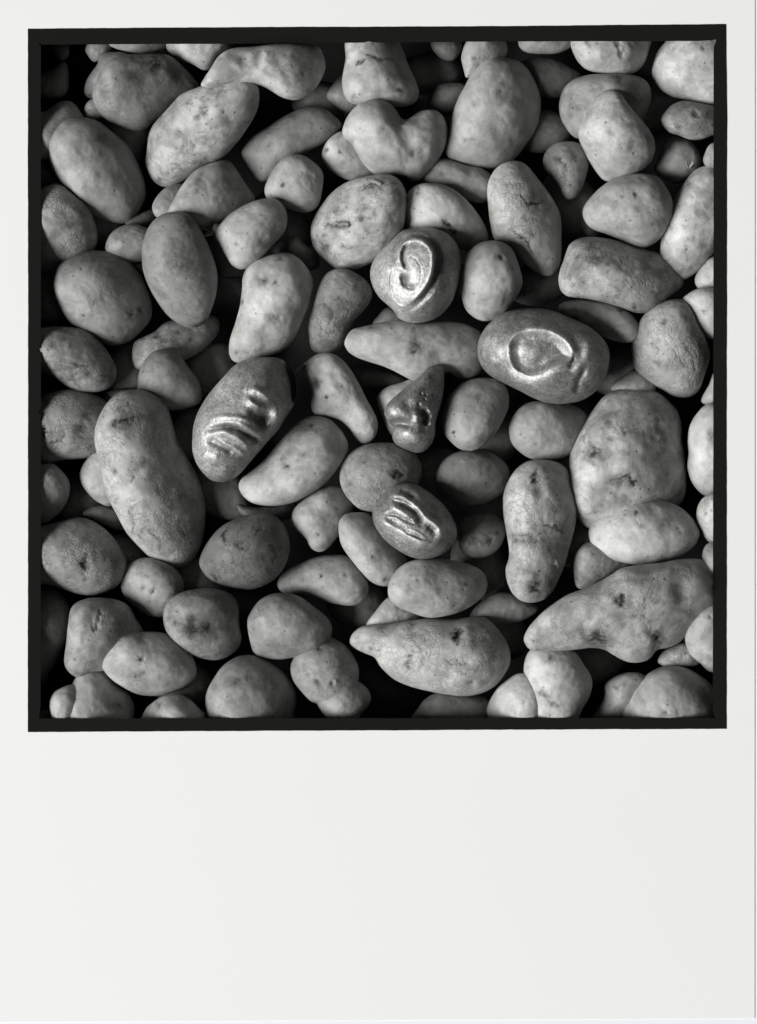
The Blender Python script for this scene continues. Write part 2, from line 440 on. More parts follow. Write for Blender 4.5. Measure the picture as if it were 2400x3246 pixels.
("big round grey potato with cloudy streaked skin and two wet eyes", 3, .29, .2, .3, "350,1870 365,1790 410,1720 480,1670 560,1643 660,1640 750,1658 840,1710 910,1790 960,1890 992,1990 987,2080 942,2150 880,2212 810,2252 740,2264 670,2247 600,2202 520,2152 458,2110 408,2040 368,1960"),
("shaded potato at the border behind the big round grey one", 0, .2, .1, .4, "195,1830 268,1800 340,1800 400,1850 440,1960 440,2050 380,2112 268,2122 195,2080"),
("brown-freckled potato with a pointed end against the border", 2, .27, .4, 1., "195,2250 230,2180 290,2143 370,2136 460,2146 540,2168 620,2250 690,2340 740,2420 747,2490 712,2540 640,2567 560,2570 480,2552 400,2507 330,2462 260,2422 200,2350"),
("blotched potato deep in the gap below the dark-topped oval", 0, .33, .4, .8, "873,2300 890,2240 940,2208 1020,2168 1080,2110 1180,2080 1290,2090 1380,2060 1432,2100 1422,2182 1350,2272 1250,2342 1120,2392 1000,2422 910,2422 878,2372"),
("dusty dome-shaped potato above the long cracked one", 1, .26, .1, .4, "903,2530 913,2450 948,2370 1010,2308 1080,2285 1150,2293 1202,2350 1242,2440 1282,2540 1292,2632 1220,2672 1100,2682 990,2652 908,2602"),
("scuffed potato with a torn crater of skin at the border", 1, .29, .6, .6, "195,2700 250,2620 300,2573 420,2548 540,2558 650,2598 722,2660 742,2760 702,2880 640,2972 540,3002 400,3012 268,3035 195,2960 175,2820"),
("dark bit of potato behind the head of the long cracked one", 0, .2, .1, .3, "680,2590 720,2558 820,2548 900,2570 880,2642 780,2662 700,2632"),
("very long upright potato with finely cracked skin", 3, .36, 1., .5, "640,2860 658,2770 698,2680 758,2608 840,2568 920,2563 1010,2578 1082,2630 1112,2720 1122,2820 1132,2920 1172,3020 1222,3120 1272,3230 1312,3340 1322,3450 1312,3550 1272,3642 1220,3692 1150,3716 1060,3702 980,3652 900,3572 828,3482 778,3382 728,3292 688,3182 668,3080 648,2970"),
("small pale potato wedged beside the waist of the long cracked one", 1, .35, .1, .4, "525,3110 543,3050 590,2988 660,2948 760,2990 800,3120 790,3262 720,3312 650,3292 588,3242 538,3172"),
("dim potato in the gap behind the lower half of the long cracked one", 0, .24, .1, .3, "550,3370 600,3318 700,3308 800,3350 850,3432 780,3472 650,3422"),
("smooth grey potato cut by the border below the torn-skinned one", 1, .28, .0, .2, "195,3150 230,3060 300,3035 370,3043 412,3120 422,3222 392,3322 330,3402 260,3432 195,3350"),
("pale potato with a thin root hair and a drooping tail", 2, .38, .1, .3, "1978,2420 2000,2368 2060,2328 2130,2310 2202,2328 2272,2388 2332,2480 2382,2580 2422,2680 2462,2780 2458,2850 2420,2897 2370,2907 2328,2872 2290,2812 2228,2752 2140,2722 2060,2712 2033,2650 2038,2570 2008,2480"),
("smooth slanting potato beside the chin of the lips face", 2, .37, .1, .5, "1558,3180 1580,3130 1650,3078 1740,2998 1820,2898 1900,2808 1970,2748 2050,2722 2130,2733 2202,2778 2262,2858 2283,2930 2254,3010 2192,3090 2122,3172 2020,3242 1920,3292 1810,3312 1710,3307 1630,3282 1578,3232"),
("small upright dirty potato with rough blotched skin, near the ear one", 2, .27, .7, .8, "2023,2200 2016,2120 2040,2028 2065,1938 2100,1848 2150,1788 2220,1768 2300,1783 2370,1840 2402,1910 2392,1980 2342,2060 2292,2140 2262,2232 2202,2302 2120,2317 2050,2292 2028,2252"),
("tall smooth pear-like pale potato above the lips face", 2, .39, .0, .5, "1498,2270 1510,2200 1540,2108 1570,2008 1585,1900 1592,1808 1640,1728 1730,1688 1830,1666 1900,1668 1972,1710 2032,1790 2053,1880 2033,1980 1992,2072 1942,2172 1880,2262 1810,2312 1740,2332 1650,2362 1560,2372 1508,2342"),
("plump oval potato with a small spiky eye, beside the ear one", 3, .36, .1, .4, "3008,1870 3013,1780 3045,1688 3100,1618 3180,1583 3270,1588 3342,1630 3382,1710 3398,1800 3383,1900 3342,2002 3280,2072 3200,2097 3130,2087 3058,2032 3023,1950"),
("long tapering pale potato lying crosswise below the ear one", 2, .39, .0, .4, "2261,2260 2275,2208 2310,2168 2400,2143 2520,2113 2640,2103 2760,2108 2880,2113 2990,2128 3090,2170 3152,2230 3162,2332 3152,2422 3090,2472 3010,2482 2940,2440 2860,2462 2780,2494 2690,2484 2580,2432 2480,2392 2380,2362 2298,2322"),
("dim wedge of potato just below the ear one", 0, .27, .0, .2, "2440,2120 2480,2060 2540,2010 2640,2040 2700,2120 2600,2152 2500,2152"),
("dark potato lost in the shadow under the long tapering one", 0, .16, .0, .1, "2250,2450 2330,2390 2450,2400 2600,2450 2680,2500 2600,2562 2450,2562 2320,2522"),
("plain pale potato peeking out behind the nose", 1, .37, .0, .2, "2470,2620 2490,2568 2540,2533 2620,2508 2720,2480 2780,2560 2760,2700 2700,2822 2620,2862 2560,2842 2518,2772 2488,2692"),
("egg-shaped potato with one dark pinhole beside the nose", 2, .33, .0, .3, "2891,2760 2898,2690 2940,2598 3010,2518 3090,2478 3180,2473 3250,2498 3292,2570 3294,2670 3262,2762 3222,2852 3160,2922 3090,2952 3010,2942 2938,2882 2903,2822"),
("round dull potato under the egg-shaped one", 1, .3, .0, .4, "2855,3130 2868,3070 2910,3008 2980,2963 3060,2948 3150,2958 3232,3000 3292,3070 3304,3150 3274,3232 3190,3292 3100,3312 3000,3302 2918,3242 2873,3192"),
("round earthy potato with crusty specks above the slit metal one", 2, .3, .6, .6, "2226,3130 2238,3050 2290,2968 2370,2918 2470,2898 2560,2908 2650,2958 2702,3030 2718,3110 2692,3202 2620,3292 2530,3352 2440,3352 2350,3332 2278,3262 2238,3192"),
("small knob-ended pale potato below the slanting smooth one", 1, .37, .0, .3, "1908,3390 1930,3328 1990,3268 2070,3208 2160,3178 2230,3198 2283,3270 2274,3372 2232,3452 2192,3532 2140,3597 2080,3612 2030,3582 2008,3532 1968,3492 1918,3442"),
("slanting oval potato resting under the slit metal one", 2, .34, .1, .4, "2221,3490 2223,3420 2260,3368 2330,3355 2410,3363 2470,3430 2532,3520 2602,3600 2642,3680 2642,3762 2590,3822 2520,3842 2440,3817 2370,3752 2298,3662 2238,3572"),
("small shaded dented potato beside the slit metal one", 1, .26, .1, .5, "2998,3500 3010,3418 3050,3378 3120,3353 3200,3363 3262,3410 3284,3480 3262,3572 3210,3632 3130,3652 3058,3642 3008,3582"),
("smooth light oval potato lying flat below the slit metal one", 3, .39, .0, .4, "2538,3850 2560,3778 2620,3708 2700,3668 2800,3653 2920,3658 3020,3678 3110,3718 3172,3780 3194,3850 3162,3912 3090,3972 3000,4012 2900,4037 2800,4044 2700,4012 2608,3972 2553,3922"),
("triangular bit of pale potato between the flat oval and the peanut-shaped one", 1, .36, .0, .3, "2400,4080 2450,4008 2530,3918 2600,3898 2700,3950 2760,4012 2740,4062 2620,4092 2500,4112 2418,4112"),
("smooth rock-like potato with two pinprick eyes in the lower middle", 1, .31, .0, .4, "1813,3830 1830,3778 1880,3728 1960,3688 2060,3648 2150,3638 2240,3648 2322,3718 2372,3800 2387,3880 2352,3942 2280,3967 2190,3952 2080,3922 1960,3892 1848,3882"),
("round dusky potato in front of the rock-like one", 2, .29, .1, .4, "1620,4080 1640,4008 1700,3928 1780,3883 1870,3878 1960,3898 2040,3958 2102,4040 2132,4132 2112,4222 2040,4282 1940,4302 1830,4322 1740,4312 1668,4282 1638,4202"),
("rough dark oval potato with coarse wrinkled skin", 2, .22, 1., .4, "1303,3690 1330,3598 1380,3518 1450,3448 1540,3398 1640,3368 1740,3358 1830,3398 1882,3480 1898,3580 1872,3692 1820,3772 1740,3832 1640,3862 1530,3852 1428,3822 1348,3772"),
("big grainy potato with a navel-like dimple at the border", 2, .28, .7, .5, "190,3600 205,3480 268,3445 380,3418 500,3388 600,3408 690,3468 762,3548 812,3640 824,3720 792,3802 720,3862 620,3897 520,3892 420,3862 330,3832 240,3812 190,3720"),
("small round potato with an eye in its middle, under the long cracked one", 1, .32, .1, .5, "783,3830 798,3758 850,3688 920,3653 1000,3658 1080,3698 1142,3760 1172,3840 1162,3942 1110,4012 1050,4044 970,4032 890,3982 818,3922"),
("round dull potato with a dirt-smeared front, above the half-shaded one", 2, .28, .4, .5, "1075,4030 1088,3960 1140,3898 1220,3863 1310,3850 1400,3863 1480,3908 1532,3990 1557,4080 1562,4182 1520,4272 1430,4322 1320,4312 1220,4262 1138,4192 1088,4112"),
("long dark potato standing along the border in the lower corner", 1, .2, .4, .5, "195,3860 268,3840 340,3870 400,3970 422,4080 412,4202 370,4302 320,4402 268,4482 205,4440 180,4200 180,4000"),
("block-shaped potato with a vertical crease", 2, .33, .3, .5, "423,4330 438,4220 455,4100 473,3990 508,3943 580,3915 670,3913 770,3928 842,3970 882,4060 902,4150 862,4242 780,4342 690,4392 600,4402 520,4442 478,4422 438,4382"),
("half-shaded egg-like potato with dark eyes lying on the block-shaped one", 4, .36, .0, .4, "666,4320 688,4250 750,4178 830,4138 940,4130 1060,4138 1160,4178 1232,4250 1272,4342 1262,4432 1200,4502 1100,4552 1000,4562 900,4547 810,4502 728,4442 683,4382"),
("smooth bright pear-shaped potato on the bottom border near the corner", 3, .41, .0, .3, "395,4640 430,4558 470,4488 520,4408 580,4368 650,4366 702,4420 742,4490 792,4550 822,4620 832,4700 790,4760 650,4785 500,4770 415,4720"),
("pale rounded potato half behind the bright pear-shaped one", 2, .4, .0, .2, "328,4610 350,4538 410,4498 480,4488 540,4560 520,4662 470,4742 400,4755 345,4700"),
("pale potato top with one dark eye rising from the bottom border", 2, .38, .1, .4, "905,4720 950,4648 1010,4588 1080,4548 1160,4546 1250,4588 1312,4640 1355,4700 1345,4765 1260,4795 1120,4800 980,4780"),
("big round potato with a flaky patch at the bottom border", 2, .29, .3, .4, "1350,4600 1358,4520 1400,4438 1470,4348 1560,4293 1640,4283 1730,4308 1812,4370 1862,4450 1882,4550 1882,4650 1855,4740 1770,4800 1640,4820 1500,4805 1405,4750 1363,4690"),
("small potato with dimples like a puckered smiling face", 3, .31, .1, .5, "1900,4380 1913,4320 1960,4248 2030,4188 2110,4163 2190,4178 2270,4228 2322,4310 2342,4400 2344,4490 2362,4560 2322,4632 2240,4672 2180,4672 2120,4622 2038,4592 1968,4522 1918,4452"),
("dark potato with a bright rim under the smiling-face one", 1, .3, .0, .3, "2060,4560 2120,4480 2240,4430 2360,4500 2398,4590 2350,4680 2240,4724 2130,4694"),
("long peanut-shaped potato with a pinched nose and folded skin", 2, .38, .5, .4, "2290,4210 2300,4158 2350,4108 2430,4088 2550,4083 2680,4063 2830,4048 2980,4053 3090,4038 3180,4043 3242,4098 3292,4168 3314,4260 3304,4352 3272,4432 3220,4502 3140,4542 3040,4557 2930,4547 2800,4522 2680,4492 2568,4442 2488,4362 2438,4292 2370,4272 2308,4232"),
("shaded flat potato at the bottom border under the peanut-shaped one", 0, .22, .2, .4, "2690,4720 2730,4638 2790,4568 2880,4528 3000,4528 3130,4548 3212,4600 3224,4700 3180,4770 3020,4800 2820,4785"),
("bright double-lobed potato with a bruised cheek at the bottom border", 3, .42, .1, .3, "3428,4660 3424,4560 3430,4470 3424,4380 3440,4290 3490,4236 3580,4218 3680,4231 3762,4268 3804,4360 3832,4460 3824,4560 3786,4652 3720,4730 3620,4775 3520,4780 3450,4740"),
("dim potato in the gap between the flat oval and the finger-like one", 0, .26, .1, .3, "3070,4060 3100,3988 3200,3898 3280,3878 3380,3898 3500,3958 3522,4000 3420,4062 3300,4092 3150,4092"),
("huge bent ginger-like potato with knobs and a scab", 2, .38, .4, .6, "3423,4180 3440,4118 3500,4038 3590,3958 3700,3888 3840,3838 3960,3778 4060,3718 4180,3698 4300,3688 4420,3668 4540,3678 4620,3728 4690,3790 4730,3870 4712,3962 4640,4042 4560,4112 4500,4172 4440,4232 4370,4252 4325,4245 4292,4302 4230,4332 4150,4342 4060,4312 3980,4262 3900,4240 3800,4245 3700,4255 3600,4255 3520,4250 3460,4240"),
("thick finger-like potato with a scabby hole at its tip", 2, .38, .5, .7, "3288,3250 3310,3168 3360,3088 3440,3028 3530,3010 3630,3018 3702,3060 3732,3140 3742,3240 3742,3342 3732,3442 3712,3562 3692,3682 3662,3782 3620,3872 3560,3927 3490,3944 3420,3932 3358,3882 3318,3802 3308,3720 3330,3640 3320,3540 3300,3430 3288,3340"),
("biggest lumpy potato, pale with many small scars", 3, .39, .3, .8, "3718,3170 3720,3050 3728,2970 3770,2848 3830,2758 3900,2658 3960,2588 4050,2543 4170,2528 4280,2548 4370,2610 4442,2690 4472,2790 4474,2870 4492,2960 4504,3070 4504,3182 4472,3282 4380,3342 4200,3382 4040,3422 3920,3462 3850,3462 3788,3412 3748,3332 3728,3250"),
("smooth bright oval potato lying on the biggest lumpy one", 4, .42, .0, .3, "3855,3510 3868,3428 3920,3368 4000,3308 4120,3263 4240,3258 4360,3278 4470,3328 4552,3410 4584,3490 4552,3572 4470,3632 4360,3672 4250,3692 4130,3694 4020,3667 3928,3612 3873,3562"),
("small sandy-skinned potato under the smooth bright oval", 1, .3, .3, .8, "3755,3760 3758,3648 3790,3588 3850,3548 3960,3578 4070,3648 4120,3690 4050,3742 3950,3802 3840,3852 3778,3847"),
("speckled potato half cut by the border beside the smooth bright oval", 3, .4, .1, .7, "4558,3360 4570,3298 4610,3248 4680,3223 4745,3260 4765,3380 4745,3500 4690,3562 4640,3542 4598,3472 4568,3422"),
("tiny smooth potato end at the border above the ginger-like one", 3, .41, .0, .2, "4593,3650 4608,3588 4660,3548 4730,3558 4755,3640 4738,3740 4680,3785 4628,3752 4598,3702"),
("smooth potato with a small eye at the border over the ginger-like one", 3, .37, .0, .4, "4480,4150 4498,4078 4550,3998 4620,3948 4690,3928 4760,3980 4785,4120 4768,4280 4710,4382 4660,4402 4588,4342 4528,4292 4488,4222"),
("small warty potato in the gap under the knobs of the ginger-like one", 1, .34, .5, .8, "4308,4320 4350,4258 4430,4218 4500,4218 4562,4280 4562,4352 4480,4372 4390,4372 4328,4352"),
("large domed potato with a pale scar at the bottom border corner", 3, .36, .1, .3, "4048,4680 4078,4590 4140,4488 4220,4408 4320,4358 4430,4353 4530,4388 4612,4450 4672,4540 4705,4640 4700,4740 4620,4785 4450,4800 4250,4795 4110,4765"),
("shadowed potato behind the large domed one at the bottom", 0, .31, .1, .5, "3880,4710 3918,4640 3958,4560 3958,4480 4020,4428 4110,4398 4200,4410 4250,4480 4200,4602 4150,4722 4040,4770 3920,4770"),
("netted-skin potato with dry scaly patches near the border", 4, .34, .8, .4, "4136,2270 4143,2190 4180,2108 4250,2018 4330,1978 4410,1965 4480,1978 4532,2040 4572,2120 4612,2210 4628,2310 4612,2432 4592,2532 4552,2582 4480,2597 4410,2582 4338,2542 4258,2512 4188,2452 4153,2372"),
("pale potato at the border behind the netted-skin one", 2, .4, .0, .5, "4463,1975 4500,1928 4570,1893 4660,1888 4745,1930 4772,2030 4745,2150 4690,2222 4620,2202 4558,2142 4508,2072"),
("smooth potato end below the tip of the sprouting one", 1, .38, .0, .1, "4548,1830 4578,1758 4640,1688 4710,1668 4762,1730 4762,1850 4700,1902 4620,1902 4568,1882"),
("smooth pale potato with a brown smear along the border", 2, .42, .0, .3, "4496,2890 4508,2788 4550,2708 4620,2648 4700,2638 4770,2720 4790,2900 4780,3080 4730,3202 4650,3247 4588,3222 4528,3152 4498,3052 4503,2970"),
("dim strip of potato at the border under the netted-skin one", 0, .34, .0, .1, "4590,2620 4640,2520 4680,2430 4750,2450 4762,2580 4720,2640 4640,2652"),
("flat oval potato above the hollow-eyed metal one", 1, .35, .1, .5, "3663,2010 3690,1973 3750,1958 3840,1958 3950,1983 4050,2028 4122,2090 4157,2160 4154,2222 4100,2252 4030,2242 3940,2202 3828,2142 3728,2082"),
("stout potato with a scabby end and dry crust", 2, .36, .5, .9, "3650,1860 3658,1778 3690,1688 3720,1608 3780,1563 3870,1546 3980,1558 4090,1598 4200,1638 4310,1668 4402,1730 4442,1800 4442,1872 4380,1932 4320,1982 4240,2042 4170,2052 4080,2022 3960,1987 3828,1962 3718,1952 3668,1922"),
("smooth plain oval potato under the hollow-eyed metal one", 1, .34, .0, .3, "3328,2820 3343,2748 3390,2678 3470,2633 3570,2628 3680,2648 3770,2688 3830,2760 3824,2852 3770,2932 3700,2992 3610,3014 3510,3012 3418,2972 3348,2902"),
("dim potato in the gap above the biggest lumpy one", 0, .3, .0, .2, "4000,2530 4080,2458 4170,2418 4280,2478 4282,2562 4180,2602 4048,2582"),
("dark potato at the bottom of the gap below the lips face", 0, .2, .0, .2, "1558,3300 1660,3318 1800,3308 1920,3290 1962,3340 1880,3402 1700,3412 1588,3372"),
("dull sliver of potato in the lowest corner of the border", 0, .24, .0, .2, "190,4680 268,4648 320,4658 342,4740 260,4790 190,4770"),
  ("LOBE", 3, .42, .1, .3, "3185,4690 3200,4598 3258,4500 3330,4435 3400,4400 3470,4420 3540,4500 3560,4620 3520,4730 3420,4785 3260,4765"),
]
MET = [
("ear_potato", "metal-coated potato with a carved human ear on its face", 3, "2423,1790 2440,1718 2490,1648 2560,1578 2640,1508 2740,1488 2840,1493 2930,1528 2992,1598 3022,1690 3022,1790 2992,1890 2952,1990 2890,2062 2800,2107 2700,2117 2618,2092 2578,2040 2538,2000 2478,1940 2438,1870"),
("eye_potato", "shiny metal potato with a wide hollow eye and bright rims", 3, "3123,2290 3138,2208 3190,2128 3280,2058 3380,2028 3500,2020 3620,2038 3730,2078 3842,2130 3932,2200 3982,2280 3988,2370 3962,2472 3902,2552 3820,2612 3720,2637 3600,2637 3490,2602 3390,2552 3290,2502 3198,2452 3143,2382"),
("lips_potato", "metal potato carved as a lower face with lips and a broken nose", 3, "1260,2900 1268,2798 1290,2718 1330,2638 1380,2558 1450,2478 1540,2388 1640,2348 1740,2335 1830,2343 1892,2388 1932,2470 1942,2560 1922,2652 1862,2742 1822,2812 1760,2882 1700,2952 1640,3022 1560,3112 1480,3152 1400,3147 1338,3102 1288,3032 1263,2960"),
("nose_potato", "dark metal nose with nostrils and a shiny tip", 3, "2518,2710 2528,2658 2570,2608 2650,2538 2740,2468 2800,2408 2850,2388 2897,2400 2909,2460 2904,2560 2884,2660 2854,2762 2844,2862 2802,2932 2740,2962 2660,2942 2588,2902 2568,2852 2578,2800 2543,2760"),
("folded_lid_potato", "slit metal potato with thin carved folds of a closed eye", 3, "2438,3390 2443,3318 2490,3248 2560,3188 2640,3162 2720,3173 2800,3218 2890,3288 2952,3370 2989,3460 2979,3542 2920,3612 2830,3652 2740,3657 2658,3632 2578,3582 2508,3522 2458,3452"),
]
